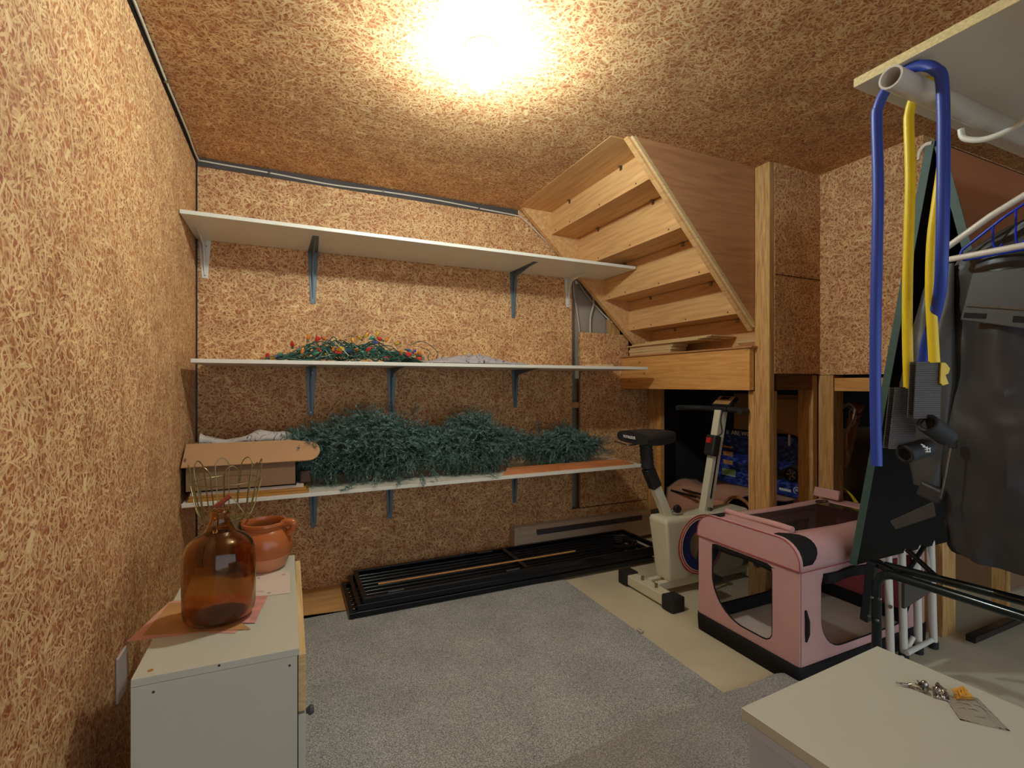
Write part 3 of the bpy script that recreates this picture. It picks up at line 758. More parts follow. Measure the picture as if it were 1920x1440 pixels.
B().prism([(px, fa.y + fd.y * q, fa.z + fd.z * q) for px, q in poly], (0, -.003, .004)).build('flap', 'cardboard', CB)
tag(B().box(.045, 2.55, Z3 + .0405, .092, 2.585, Z3 + .10).build('bark_block', 'soil', bevel=.006), 'small rough dark block beside the cardboard box on its panels', 'block')
def f(u, v):
    a = 2 * PI * v; x = -.405 + .47 * u; 
    r = .044 * (.75 + .35 * math.cos(u * 9 + .6) * (1 - u * .4) + .2 * noise.noise(Vector((u * 8, a, 2))))
    if u < .04 or u > .96: r *= .3
    return (x, 2.70 + r * 1.3 * math.cos(a), zb + .180 + r * .8 + r * .8 * math.sin(a))
o = B().grid(f, 60, 20).build('cloth', 'cloth_white', smooth=True); tag(o, 'rolled off-white cloth with dark swirl print on top of cardboard box', 'cloth')

def tree_section(name, label, x0, x1, rad, yc_, n, seed, tipl, tipr, tips=()):
    """folded artificial tree lying on its side: sprigs of thin needles around a pole"""
    r = random.Random(seed)
    T = thing(name, ((x0 + x1) / 2, yc_, Z3), label, 'artificial tree section', 'sections of the artificial tree')
    verts, faces, mats = [], [], []
    def prof(u):
        return rad * max(0.06, (math.sin(PI * min(1, max(0, u))) ** .55)) * (1 - tipl * max(0, .5 - u) * 1.6) * (1 - tipr * max(0, u - .5) * 1.6)
    zc_ = lambda R: Z3 + .006 + max(R * .98, rad * .80)
    def sprig(p, d, L_):
        d = d.normalized(); s = d.orthogonal().normalized(); w = d.cross(s)
        nn = int(L_ / .0030)
        for i in range(nn):
            t = i / nn; q = p + d * (L_ * t) + Vector((0, 0, -.02 * t * t))
            a = r.random() * 2 * PI; dirn = (s * math.cos(a) + w * math.sin(a)) * .9 + d * .75
            dirn.normalize(); ln = r.uniform(.015, .026) * (1 - .35 * t)
            side = dirn.cross(d); 
            if side.length < 1e-3: side = s
            side = side.normalized() * .0015
            e = q + dirn * ln
            if e.z < Z3 + .002: e.z = Z3 + .002
            if q.z < Z3 + .002: q.z = Z3 + .002
            if q.y > YB - .01 or e.y > YB - .004: continue
            k = len(verts); verts.extend((q - side, q + side, e)); faces.append((k, k + 1, k + 2)); mats.append(0 if r.random() < .6 else 1)
    for i in range(n):
        u = r.random(); R = prof(u); a = r.random() * 2 * PI; q = r.uniform(.45, 1.0)
        lump = 1 + .22 * noise.noise(Vector((u * 9, math.cos(a) * 2, math.sin(a) * 2 + seed)))
        c = Vector((x0 + (x1 - x0) * u, yc_, zc_(R)))
        o_ = Vector((0, math.cos(a) * .82, math.sin(a)))
        p = c + o_ * R * q * lump * .82
        p.y = max(2.47, p.y)
        d = o_ * r.uniform(.1, .7) + Vector((r.uniform(-1.0, .6), r.uniform(-.4, .3), r.uniform(-.4, .4)))
        sprig(p, d, r.uniform(.05, .095))
    for (tx, ty, tz, dx, dy, dz, L_) in tips:
        for j in range(5):
            sprig(Vector((tx, ty, tz)) + Vector([r.uniform(-.01, .01)] * 3), Vector((dx, dy, dz)) + Vector((r.uniform(-.2, .2), r.uniform(-.2, .2), r.uniform(-.2, .2))), L_)
    me = bpy.data.meshes.new('foliage'); me.from_pydata([tuple(v) for v in verts], [], faces)
    me.materials.append(M['needle']); me.materials.append(M['needle2'])
    me.polygons.foreach_set('material_index', mats)
    fo = bpy.data.objects.new('foliage', me); COL.objects.link(fo); fo.parent = T; fo.location = -WL[T.name]
    cb = B(); rings = []
    for i in range(0, 25):
        u = .03 + .94 * i / 24; R = prof(u) * .66
        rings.append([(x0 + (x1 - x0) * u, yc_ + R * .8 * math.cos(a) * (1 + .25 * noise.noise(Vector((u * 14, a, seed)))), zc_(prof(u)) + R * math.sin(a) * (1 + .25 * noise.noise(Vector((u * 14, a, seed + 4))))) for a in [2 * PI * j / 18 for j in range(18)]])
    cb.loft(rings).build('branch_core', 'core', T, smooth=True)
    B().cyl((x0 + .01, yc_, zc_(prof(.02))), (x1 + .03, yc_, zc_(prof(.98))), .009, seg=12).build('pole', 'green_wire', T, smooth=True)
    return T
tree_section('tree_section', 'widest green artificial tree section, at left beside the cardboard box', -.14, .80, .212, 2.68, 3300, 11, .60, .15,
             [(.55, 2.75, .98, -.6, .1, .8, .09), (.42, 2.75, .96, -.8, 0, .6, .10), (.25, 2.72, .93, -1, 0, .4, .1), (-.05, 2.78, .86, -1, 0, .1, .12), (-.12, 2.78, .85, -1, 0, .05, .12), (-.0, 2.76, .88, -1, 0, .3, .11), (.08, 2.76, .90, -1, 0, .4, .1), (.5, 2.50, .68, .1, -1, -.3, .07), (.62, 2.49, .68, .1, -1, -.5, .07), (.4, 2.50, .70, -.2, -1, -.3, .07), (.55, 2.50, .75, .1, -1, -.1, .07), (.68, 2.50, .70, .3, -1, -.3, .07), (.62, 2.7, .98, .5, 0, .8, .08), (.3, 2.52, .66, -.5, -.3, -.2, .1)])
tree_section('tree_section', 'middle green artificial tree section, narrowing to the right on lowest shelf', .70, 1.34, .195, 2.68, 2700, 12, .0, 1.1,
             [(.95, 2.72, .96, .2, 0, .9, .07), (1.3, 2.66, .76, 1, 0, .1, .12), (1.0, 2.52, .67, .3, -.4, -.2, .08)])
tree_section('tree_section', 'smallest green artificial tree section, at right end of lowest shelf', 1.36, 1.88, .135, 2.72, 1600, 13, .35, .55,
             [(1.45, 2.74, .84, -.2, 0, 1, .09), (1.84, 2.70, .76, 1, -.1, .15, .14), (1.84, 2.66, .70, 1, -.3, .2, .12), (1.36, 2.70, .76, -1, 0, .35, .09)])
for i in range(3):
    z0 = Z3 + .0095 * i
    pr = B().prism([(1.10 + .01 * i, 2.525, z0), (2.02 - .03 * i, 2.522 + .01 * i, z0), (2.02 - .03 * i, 2.60, z0), (1.16, 2.60, z0)], (0, 0, .009))
    tag(pr.build('wood_strip', 'orange_wood', bevel=.0008), 'orange wood strip at the right front edge of lowest shelf, ' + ('lowest', 'middle', 'topmost')[i] + ' of three', 'board', 'wood strips at the shelf edge')

# ------------------------------------------------------------------ baseboard heater
HT = thing('baseboard_heater', (1.95, 2.88, .02), 'long beige baseboard heater along the foot of the back wall', 'heater')
x0, x1 = 1.33, 2.46
B().prism([(x0, 2.918, .03), (x0, 2.858, .03), (x0, 2.852, .06), (x0, 2.852, .155), (x0, 2.862, .160), (x0, 2.862, .180), (x0, 2.885, .205), (x0, 2.918, .212)], (x1 - x0, 0, 0)).build('casing', 'heater', HT, bevel=.003)
B().box(x0 + .16, 2.848, .150, x1 - .1, 2.870, .182).build('grille', 'heater_dk', HT)
B().box(x0 - .008, 2.845, .02, x0 + .02, 2.919, .216).build('end_cap', 'heater', HT, bevel=.004)

# ------------------------------------------------------------------ stack of black metal frames on the floor
def frame_thing(x0, x1, y0, y1, z, label, rails, bend=False, cross=None):
    F_ = thing('metal_frame', ((x0 + x1) / 2, (y0 + y1) / 2, z), label, 'metal frame', 'black metal frames on the floor')  # a flat bed-like frame rather than a rack
    s = .022
    b = B().box(x0, y0, z, x1, y0 + s, z + s * 1.3); b.box(x0, y1 - s, z, x1, y1, z + s * 1.3)
    b.box(x0, y0 + s, z, x0 + s, y1 - s, z + s * 1.3); b.box(x1 - s, y0 + s, z, x1, y1 - s, z + s * 1.3)
    b.build('outer_frame', 'black_metal', F_, bevel=.003)
    for i in range(rails):
        y = y0 + s + (y1 - y0 - 2 * s) * (i + 1) / (rails + 1)
        B().cyl((x0 + .01, y, z + .014), (x1 - (.25 if bend else .01), y, z + .014), .0065, seg=10).build('rail', 'black_metal', F_, smooth=True)
    if cross:
        B().box(cross, y0 + s, z + .024, cross + .025, y1 - s, z + .031).build('cross_bar', 'black_metal', F_, bevel=.001)
    if bend:
        for k in range(4):
            rr = .045 + .026 * k
            B().tube([(x1 - .30, y0 + .17 - rr, z + .018 + .006 * k)] + arc((x1 - .22, y0 + .17, z + .018 + .006 * k), rr, -PI / 2, PI / 2, 12, (1, 0, 0), (0, 1, 0)) + [(x1 - .30, y0 + .17 + rr, z + .018 + .006 * k)], .006, 8).build('hoop', 'black_metal', F_, smooth=True)
    return F_
ff = [(.262, 2.12, 2.45, 2.86, 0.014, 'bottom black metal frame of the stack on floor by back wall', 6, False, None),
      (.300, 2.15, 2.46, 2.87, .044, 'second black metal frame from the bottom of the floor stack', 5, False, 1.0),
      (.325, 2.19, 2.455, 2.85, .075, 'top black metal frame with curved hoops at the right end', 7, True, 1.22)]
for a in ff: frame_thing(*a)
tag(B().box(.42, 2.585, .106, 1.62, 2.592, .112).build('wood_lath', 'studh'), 'thin tan wood slat lying lengthwise on the black frames', 'slat')
tag(B().box(.45, 2.47, .1055, .53, 2.476, .112).build('metal_clip', 'steel'), 'small silver clip near the left front of the black frames', 'clip', 'silver clips on the frames')
tag(B().box(1.10, 2.47, .1055, 1.18, 2.476, .112).build('metal_clip', 'steel'), 'small silver clip near the middle front of the black frames', 'clip', 'silver clips on the frames')
tag(B().box(1.05, 2.80, .1055, 1.15, 2.806, .112).build('metal_clip', 'steel'), 'small silver clip on the rear rail of the black frames', 'clip', 'silver clips on the frames')

# ------------------------------------------------------------------ exercise bike
BK = thing('exercise_bike', (2.1, 2.08, 0), 'cream exercise bike with black saddle standing under the stairs beam', 'exercise bike')
yb = 2.08
def stab(x, y0, y1):
    o = B().box(x - .034, y0 + .07, .012, x + .034, y1 - .07, .066).build('stabiliser_bar', 'cream', BK, bevel=.004)
    for a, b_ in ((y0, y0 + .08), (y1 - .08, y1)):
        B().box(x - .042, a, .001, x + .042, b_, .076).build('end_cap', 'black_rubber', BK, bevel=.007)
stab(1.775, 1.865, 2.305); stab(2.50, 1.90, 2.28)
B().box(1.80, yb - .045, .040, 2.48, yb - .01, .080).box(1.80, yb + .02, .040, 2.48, yb + .05, .08).build('base_rail', 'cream', BK, bevel=.003)
for yy in (yb - .05, yb + .06):
    B().cyl((1.775, yy, .066), (1.775, yy, .088), .008, seg=8).build('bolt', 'brass', BK)
# body: tapering moulded housing
def ring(z, xa, xb, w): return [(xa, yb - w, z), (xb, yb - w, z), (xb, yb + w, z), (xa, yb + w, z)]
B().loft([ring(.075, 1.865, 2.42, .055), ring(.16, 1.855, 2.44, .062), ring(.40, 1.825, 2.46, .072), ring(.425, 1.83, 2.44, .068)]).build('body', 'cream', BK, bevel=.015, bseg=3)
disc_c = Vector((2.075, yb - .073, .262))
RX = Matrix.Rotation(PI / 2, 3, 'X')
for r_, m, dy, nm in ((.165, 'red', 0.0, 'red_ring'), (.158, 'cream', .0012, 'cream_ring'), (.153, 'red', .0024, 'red_ring'), (.146, 'cream', .0036, 'cream_ring'), (.141, 'navy', .0048, 'navy_ring'), (.09, 'silver', .0075, 'wheel_window')):
    B().lathe([(0, 0), (r_, 0), (r_, .0015 + dy), (0, .0015 + dy)], disc_c + Vector((0, .002, 0)), 40, RX).build(nm, m, BK, smooth=True)
text('EXT', 'lettering', .075, (1.925 + .09, yb - .0665, .105), (1, 0, 0), (0, 0, 1), 'red', BK, sx=.8)
for a in (-.6, 1.0):
    d_ = Vector((math.cos(a), 0, math.sin(a)))
    B().beam(disc_c + Vector((0, -.012, 0)), disc_c + Vector((0, -.012, 0)) + d_ * .075, .008, .01, up=(0, 1, 0)).build('spoke', 'white_metal', BK)
# seat post
sp0, sp1 = Vector((1.905, yb, .40)), Vector((1.800, yb, .615))
B().beam(sp0, sp1, .05, .042, up=(0, 1, 0)).build('seat_post', 'cream', BK, bevel=.004)
B().beam(sp1 + (sp1 - sp0).normalized() * -.03, sp1 + (sp1 - sp0).normalized() * .09, .058, .05, up=(0, 1, 0)).build('post_collar', 'black_plastic', BK, bevel=.005)
sp2 = sp1 + (sp1 - sp0).normalized() * .09
top = Vector((1.745, yb, .845))
B().tube([sp2 + (top - sp2) * (i / 14) for i in range(15)], [.036 if i % 2 else .032 for i in range(15)], 16).build('bellows', 'black_rubber', BK, smooth=True)
def sring(s):        # saddle cross-sections along X, nose toward the front (+X)
    x = 1.655 + .275 * s; w = .098 * (1 - s) ** .75 + .032; h = .032 + .012 * math.sin(PI * s)
    c = .865 - .008 * s
    return [(x, yb + w * math.copysign(abs(math.cos(a)) ** .7, math.cos(a)), c + h * math.copysign(abs(math.sin(a)) ** .7, math.sin(a))) for a in [2 * PI * k / 20 for k in range(20)]]
B().loft([sring(s) for s in (0, .03, .1, .2, .35, .5, .65, .8, .9, .97, 1.0)]).build('saddle', 'black_rubber', BK, smooth=True)
p0 = Vector(P(1182, 824, X=1.66)); 
text('VOYAGEUR', 'saddle_lettering', .021, (1.648, yb + .066, .860), (-.06, -1, 0), (0, 0, 1), 'white_ink', BK, sx=1.0)
B().tube(spline([(1.62, yb + .10, .835), (1.60, yb - .02, .832), (1.62, yb - .03, .83), (1.70, yb, .83)], 6), .0045, 8).build('seat_rail', 'steel', BK, smooth=True)
# front post
f0, f1 = Vector((2.215, yb, .41)), P(1352, 770, Y=yb)
f0 = P(1318, 985, Y=yb)
B().beam(f0, f1, .062, .045, up=(0, 1, 0)).build('front_post', 'cream', BK, bevel=.004)
ax = (f1 - f0).normalized(); nrm = Vector((0, 1, 0)).cross(ax).normalized()
if nrm.x > 0: nrm = -nrm
pm = f0 + (f1 - f0) * .62
B().beam(f0 + ax * .16 + Vector((0, -.0245, 0)) , pm + Vector((0, -.0245, 0)), .007, .004, up=(0, 1, 0)).build('slot', 'board_black', BK)
tb = f0 + (f1 - f0) * .70 + nrm * .035 + Vector((0, -.01, 0))
B().beam(tb - ax * .07, tb + ax * .05, .055, .07, up=(0, 1, 0)).build('tension_box', 'black_plastic', BK, bevel=.01)
B().beam(tb + ax * .0 + nrm * .034, tb + ax * .03 + nrm * .034, .012, .03, up=(0, 1, 0)).build('tension_label', 'red', BK)
B().cyl(f0 + ax * .10 + Vector((0, -.04, 0)), f0 + ax * .10 + Vector((0, -.022, 0)), .011, seg=10).build('bolt', 'steel', BK, smooth=True)
hb = f1 + ax * .01
B().beam(hb - Vector((0, .05, 0)), hb + Vector((0, .05, 0)), .05, .028).build('clamp', 'black_plastic', BK, bevel=.006)
B().tube(spline([hb + Vector((-.12, -.23, .0)), hb + Vector((-.06, -.22, .0)), hb + Vector((.0, -.16, .0)), hb, hb + Vector((.0, .16, 0)), hb + Vector((-.06, .22, .0)), hb + Vector((-.12, .23, .0))], 6), .016, 12).build('handlebar', 'black_rubber', BK, smooth=True)
Rt = Matrix.Rotation(math.radians(-38), 3, 'Y')
cc = hb + Vector((.03, 0, .040))
B().obox(cc, (.085, .13, .025), Rt).build('console', 'black_plastic', BK, bevel=.005)
B().obox(cc + Rt @ Vector((0, 0, .014)), (.07, .115, .003), Rt).build('console_face', 'paper_ochre', BK, bevel=.001)
B().obox(cc + Rt @ Vector((.017, 0, .017)), (.022, .06, .002), Rt).build('display', 'board_black', BK)
B().tube(spline([hb + Vector((-.02, -.03, 0)), hb + Vector((-.06, -.05, -.06)), hb + Vector((-.05, -.05, -.13)), tb + ax * .05 + Vector((0, -.03, 0))], 6), .004, 8).build('cable', 'black_plastic', BK, smooth=True)
# crank and pedals
cr = Vector((2.10, yb, .262))
B().cyl(cr + Vector((0, -.13, 0)), cr + Vector((0, .13, 0)), .012, seg=12).build('crank_axle', 'steel', BK, smooth=True)
for sgn, dd in ((-1, Vector((-.05, 0, -.15))), (1, Vector((-.10, 0, .13)))):
    B().beam(cr + Vector((0, sgn * .115, 0)), cr + Vector((0, sgn * .115, 0)) + dd, .022, .012, up=(0, 1, 0)).build('crank_arm', 'steel', BK, bevel=.003)
    pc = cr + dd + Vector((0, sgn * .165, 0))
    B().obox(pc, (.095, .085, .026)).build('pedal', 'black_plastic', BK, bevel=.009)
kn = P(1262, 953, Y=yb - .01)
B().lathe([(0, 0), (.02, 0), (.024, .01), (.02, .022), (0, .024)], (kn.x + .01, yb - .02, kn.z), 16, Matrix.Rotation(PI / 2, 3, 'X')).build('height_knob', 'black_plastic', BK, smooth=True)
B().cyl((kn.x - .04, yb, kn.z - .03), (kn.x + .01, yb - .02, kn.z), .006, seg=8).build('knob_stem', 'steel', BK)

# ------------------------------------------------------------------ pink dog crate
CR = thing('pet_crate', (2.18, 1.46, 0), 'pink fabric folding pet crate with black base band and rolled mesh doors', 'pet crate')
cx0, cx1, cy0, cy1, ch = 1.755, 2.60, 1.215, 1.712, .545
def rr_dist(px, py, hx, hy, rads):
    i = (0 if px >= 0 else 1) if py >= 0 else (2 if px < 0 else 3)
    r = rads[i]; qx, qy = abs(px) - hx + r, abs(py) - hy + r
    return min(max(qx, qy), 0) + math.hypot(max(qx, 0), max(qy, 0)) - r
def panel(f, a0, a1, b0, b1, ha0, ha1, hb0, hb1, rads, n=64):
    ca, cb = (ha0 + ha1) / 2, (hb0 + hb1) / 2; hx, hy = (ha1 - ha0) / 2, (hb1 - hb0) / 2
    angs = [2 * PI * k / n for k in range(n)] + [math.atan2(y - cb, x - ca) % (2 * PI) for x in (a0, a1) for y in (b0, b1)]
    angs = sorted(set(angs)); inner, outer = [], []
    for a in angs:
        dx, dy = math.cos(a), math.sin(a)
        lo, hi = 0, 3
        for _ in range(30):
            m_ = (lo + hi) / 2
            if rr_dist(dx * m_, dy * m_, hx, hy, rads) < 0: lo = m_
            else: hi = m_
        inner.append((ca + dx * lo, cb + dy * lo))
        t = min([((a1 - ca) / dx) if dx > 1e-9 else ((a0 - ca) / dx) if dx < -1e-9 else 9, ((b1 - cb) / dy) if dy > 1e-9 else ((b0 - cb) / dy) if dy < -1e-9 else 9])
        outer.append((ca + dx * t, cb + dy * t))
    b = B(); b.loft([[f(*p) for p in inner], [f(*p) for p in outer]], caps=False)
    return b, [Vector(f(*p)) for p in inner]
def panel2(f, ob, orad, hb, hrad, n=72):
    """flat panel with rounded outline ob=(a0,a1,b0,b1) and rounded hole hb"""
    ca, cb = (hb[0] + hb[1]) / 2, (hb[2] + hb[3]) / 2
    oa, obm = (ob[0] + ob[1]) / 2, (ob[2] + ob[3]) / 2
    angs = [2 * PI * k / n for k in range(n)] + [math.atan2(y - cb, x - ca) % (2 * PI) for x in ob[:2] for y in ob[2:]]
    angs = sorted(set(angs)); inner, outer = [], []
    for a in angs:
        dx, dy = math.cos(a), math.sin(a)
        for (q, cx_, cy_, lst, rd) in ((hb, ca, cb, inner, hrad), (ob, oa, obm, outer, orad)):
            lo, hi = 0, 3
            for _ in range(34):
                m_ = (lo + hi) / 2
                if rr_dist(ca + dx * m_ - cx_, cb + dy * m_ - cy_, (q[1] - q[0]) / 2, (q[3] - q[2]) / 2, rd) < 0: lo = m_
                else: hi = m_
            lst.append((ca + dx * lo, cb + dy * lo))
    b = B(); b.loft([[f(*p) for p in inner], [f(*p) for p in outer]], caps=False)
    return b, [Vector(f(*p)) for p in inner]
RC_ = .085
sh_, ch2 = .003, ch
pb, inn = panel2(lambda a, b: (cx0, a, b), (cy0, cy1, 0, ch), (RC_, RC_, sh_, sh_), (cy0 + .115, cy1 - .08, .115, .425), (.01, .01, .04, .15))
pb = panel2(lambda a, b: (cx0, a, b), (cy0, cy1, 0, ch), (RC_, RC_, sh_, sh_), (cy0 + .115, cy1 - .08, .115, .425), (.01, .02, .04, .17))
pb[0].build('front_panel', 'pink', CR, solid=.006); inn = pb[1]
B().tube(inn, .0035, 6, closed=True).build('window_piping', 'black_fabric', CR, smooth=True)
pb, inn = panel2(lambda a, b: (a, cy0, b), (cx0 + .004, cx1 - .004, 0, .47), (sh_,) * 4, (cx0 + .12, cx1 - .10, .11, .40), (.02, .02, .13, .13))
pb.build('side_panel', 'pink', CR, solid=.006)
B().tube(inn, .0035, 6, closed=True).build('door_piping', 'black_fabric', CR, smooth=True)
pb, inn = panel2(lambda a, b: (a, cy1, b), (cx0 + .004, cx1 - .004, 0, .47), (sh_,) * 4, (cx0 + .08, cx1 - .08, .09, .42), (.03, .03, .08, .08))
pb.build('side_panel', 'pink', CR, solid=.006)
B().box(cx0 + .07, cy1 - .010, .08, cx1 - .07, cy1 - .008, .43).build('side_netting', 'net', CR)
B().box(cx1 - .003, cy0 + .004, 0, cx1 + .003, cy1 - .004, .50).build('rear_panel', 'pinkdark', CR)
def yprof(sgn, off=0.0, inset=.115, z0=.437):
    ye = cy0 if sgn > 0 else cy1
    pr = [(ye - sgn * (.006 + off), z0), (ye - sgn * (.005 + off), ch - RC_)]
    for k in range(1, 9):
        a = PI / 2 * k / 8
        pr.append((ye + sgn * (RC_ - (RC_ + .005 + off) * math.cos(a)), ch - RC_ + (RC_ + .003 + off) * math.sin(a)))
    pr.append((ye + sgn * inset, ch + .003 + off))
    return pr
for sgn in (1, -1):
    pr = yprof(sgn); N_ = 24
    rows = []
    for i in range(N_ + 1):
        x = cx0 - .006 + (cx1 - cx0 + .012) * i / N_
        sag = .010 * math.sin(PI * i / N_)
        rows.append([(x, y, z - sag * (j / (len(pr) - 1)) + .002 * noise.noise(Vector((x * 9, j * .4, sgn)))) for j, (y, z) in enumerate(pr)])
    B().loft(rows, closed_ring=False, caps=False).build('roof_cover', 'pink', CR, smooth=True, solid=.004)
    B().tube([(cx0 - .008 + (cx1 - cx0 + .012) * i / 10, pr[0][0] - sgn * .002, pr[0][1]) for i in range(11)], .0022, 6).build('skirt_seam', 'pinkdark', CR, smooth=True)
    # black corner reinforcement wrapped over the rounded edge
    pr = yprof(sgn, .003, z0=.47)
    rows = []
    for j, (y, z) in enumerate(pr[1:]):
        wd_ = .105 * math.sin(PI * (j + .9) / 10.2) ** .55
        rows.append([(cx0 + .008 + wd_ * k / 6, y, z) for k in range(7)])
    B().loft(rows, closed_ring=False, caps=False).build('corner_patch', 'black_fabric', CR, smooth=True, solid=.002)
for xa, xb in ((cx0 - .004, cx0 + .095), (cx1 - .11, cx1 + .004)):
    B().grid(lambda u, v, xa=xa, xb=xb: (xa + (xb - xa) * u, cy0 + .10 + (cy1 - cy0 - .20) * v, ch + .0035 + .0015 * noise.noise(Vector((u * 4, v * 6, xa)))), 8, 20).build('roof_strip', 'pink', CR, smooth=True, solid=.003)
B().grid(lambda u, v: (cx0 + .09 + (cx1 - cx0 - .19) * u, cy0 + .11 + (cy1 - cy0 - .22) * v, ch + .001 - .012 * math.sin(PI * u) * 1.0), 16, 8).build('roof_netting', 'net_dense', CR, smooth=True)
# front skirt
sk_ = [(cx0 - .007, cy0 - .004, .440), (cx0 - .007, cy0 - .004, ch - RC_)] + [(cx0 - .007, cy0 + RC_ - (RC_ + .004) * math.cos(PI / 2 * k / 8), ch - RC_ + (RC_ + .003) * math.sin(PI / 2 * k / 8)) for k in range(1, 9)]
sk_ += [(cx0 - .007, cy1 - RC_ + (RC_ + .004) * math.cos(PI / 2 * k / 8), ch - RC_ + (RC_ + .003) * math.sin(PI / 2 * k / 8)) for k in range(8, -1, -1)] + [(cx0 - .007, cy1 + .004, .440)]
B().prism(sk_, (.003, 0, 0)).build('front_skirt', 'pink', CR)
B().tube([Vector((cx0 - .009, cy0 - .004 + (cy1 - cy0 + .008) * k / 8, .440)) for k in range(9)], .0022, 6).build('skirt_seam', 'pinkdark', CR, smooth=True)
B().tube([Vector(p) for p in sk_], .0025, 6).build('edge_piping', 'pinkdark', CR, smooth=True)
def rrect(x0, x1, y0, y1, r, z, n=10):
    out = []
    for (cxx, cyy, a0_) in ((x1 - r, y1 - r, 0), (x0 + r, y1 - r, PI / 2), (x0 + r, y0 + r, PI), (x1 - r, y0 + r, 1.5 * PI)):
        for k in range(n + 1):
            a = a0_ + PI / 2 * k / n; out.append((cxx + r * math.cos(a), cyy + r * math.sin(a), z))
    return out
def rr(off, z, r): return rrect(cx0 + off, cx1 - off, cy0 + off, cy1 - off, r, z)
# rolled top flap and pink straps
B().tube([(cx0 + .10, cy0 + .10 + .33 * k / 6, ch + .013 + .003 * math.sin(k)) for k in range(7)], .013, 10).build('rolled_flap', 'pink', CR, smooth=True)
B().obox((cx1 - .06, cy1 - .10, ch + .035), (.02, .13, .05), Matrix.Rotation(.3, 3, 'Y')).build('roof_flap', 'pink', CR, bevel=.006)
B().tube(spline([(cx1 - .17, cy1 - .12, ch + .006), (cx1 - .14, cy1 - .15, ch + .012), (cx1 - .10, cy1 - .12, ch + .008), (cx1 - .14, cy1 - .10, ch + .006)], 5, True), .003, 6, closed=True).build('strap_loop', 'black_fabric', CR, smooth=True)
# base band, floor pad, rolled doors, interior frame
bb = B().loft([rr(-.006, .001, .02), rr(-.009, .06, .02), rr(-.008, .078, .02)], caps=False).build('base_band', 'black_fabric', CR, smooth=True, solid=.006)
B().box(cx0 + .02, cy0 + .02, .008, cx1 - .02, cy1 - .02, .045).build('fleece_pad', 'fleece', CR, bevel=.014, bseg=3)
B().box(cx0 + .03, cy1 - .035, .046, cx1 - .03, cy1 - .018, .105).build('inner_band', 'black_fabric', CR, bevel=.004)
B().box(cx1 - .03, cy0 + .03, .046, cx1 - .014, cy1 - .03, .105).build('inner_band', 'black_fabric', CR, bevel=.004)
B().tube([(cx0 + .018, cy0 + .10 + .31 * k / 8, .418 - .004 * math.sin(k * 1.3)) for k in range(9)], [.021 + .0015 * math.sin(k * 2) for k in range(9)], 12).build('rolled_door', 'black_fabric', CR, smooth=True)
B().tube([(cx0 + .13 + .36 * k / 8, cy0 - .010, .395 - .004 * math.sin(k * 1.3)) for k in range(9)], [.019 + .0015 * math.sin(k * 2) for k in range(9)], 12).build('rolled_door', 'black_fabric', CR, smooth=True)
B().tube([(cx0 + .02, cy0 + .20, .40), (cx0 + .14, cy0 + .28, .385), (cx0 + .34, cy1 - .06, .41)], .017, 10).build('frame_bar', 'black_rubber', CR, smooth=True)
B().tube([(cx0 + .55, cy0 - .012, .37), (cx0 + .55, cy0 - .014, .30), (cx0 + .56, cy0 - .016, .26)], [.004, .008, .002], 6).build('tassel', 'black_fabric', CR, smooth=True)
B().tube([(cx0 + .025, cy0 - .006, .29), (cx0 + .03, cy0 - .010, .25), (cx0 + .03, cy0 - .010, .20), (cx0 + .028, cy0 - .006, .17)], [.004, .008, .008, .003], 8).build('zip_pull', 'black_fabric', CR, smooth=True)

# ------------------------------------------------------------------ folded tennis table (tilted halves on tube legs)
TT = thing('folding_table', (2.0, .9, 0), 'dark folded games table with green edged panels behind hanging clothes', 'folding table')
bx0, bx1 = 2.0, 3.37
b0_, t0_ = P(1605, 1060, X=bx0), P(1752, 262, X=bx0)
def leaf(p, q, th, mface, mback, nm, x0=bx0, x1=bx1):
    p, q = Vector(p), Vector(q); d = (q - p).normalized(); n = Vector((0, -d.z, d.y)); 
    if n.y > 0: n = -n
    b = B().prism([(x0, p.y, p.z), (x0, q.y, q.z), (x0, q.y - n.y * th, q.z - n.z * th), (x0, p.y - n.y * th, p.z - n.z * th)], (x1 - x0, 0, 0))
    o = b.build(nm, mface, TT, bevel=.002)
    e = B().prism([(x0 - .0015, p.y + n.y * .002, p.z - .001), (x0 - .0015, q.y + n.y * .002, q.z), (x0 - .0015, q.y - n.y * (th + .002), q.z), (x0 - .0015, p.y - n.y * (th + .002), p.z - .001)], (.003, 0, 0))
    e.build('edge_band', 'green_edge', TT)
    return o
leaf(b0_, t0_, .022, 'board_black', 'board_black', 'rear_leaf')
q1, q2 = P(1768, 270, X=bx0), P(1812, 430, X=bx0)
dd = (q2 - q1).normalized(); q3 = q1 + dd * 1.1
leaf(q3, q1, .022, 'brown_board', 'board_black', 'front_leaf')
lx = 1.80
def leg_tube(x, ytop, z, y2, r, rb, down0, down1):
    pts = [(x, ytop, down0)] + [(x, ytop, z - rb)] + arc((x, ytop - rb, z - rb), rb, 0, PI / 2, 8, (0, 1, 0), (0, 0, 1)) + [(x, ytop - rb, z), (x, y2 + rb, z)]
    pts += arc((x, y2 + rb, z - rb), rb, PI / 2, PI, 8, (0, 1, 0), (0, 0, 1)) + [(x, y2, down1)]
    return B().tube(pts, r, 14)
leg_tube(1.97, 1.068, .463, .05, .0155, .06, .012, .012).build('leg_frame', 'dark_tube', TT, smooth=True)
a_, b_ = P(1660, 1060, X=2.05), P(1930, 1130, X=2.05)
B().tube([a_, a_ + (b_ - a_) * .5, b_ + (b_ - a_) * .8], .0145, 14).build('tube_rail', 'dark_tube', TT, smooth=True)
B().beam(P(1638, 1052, X=2.02), P(1624, 1163, X=2.02), .04, .03).build('tube_rail', 'dark_tube', TT, bevel=.005)
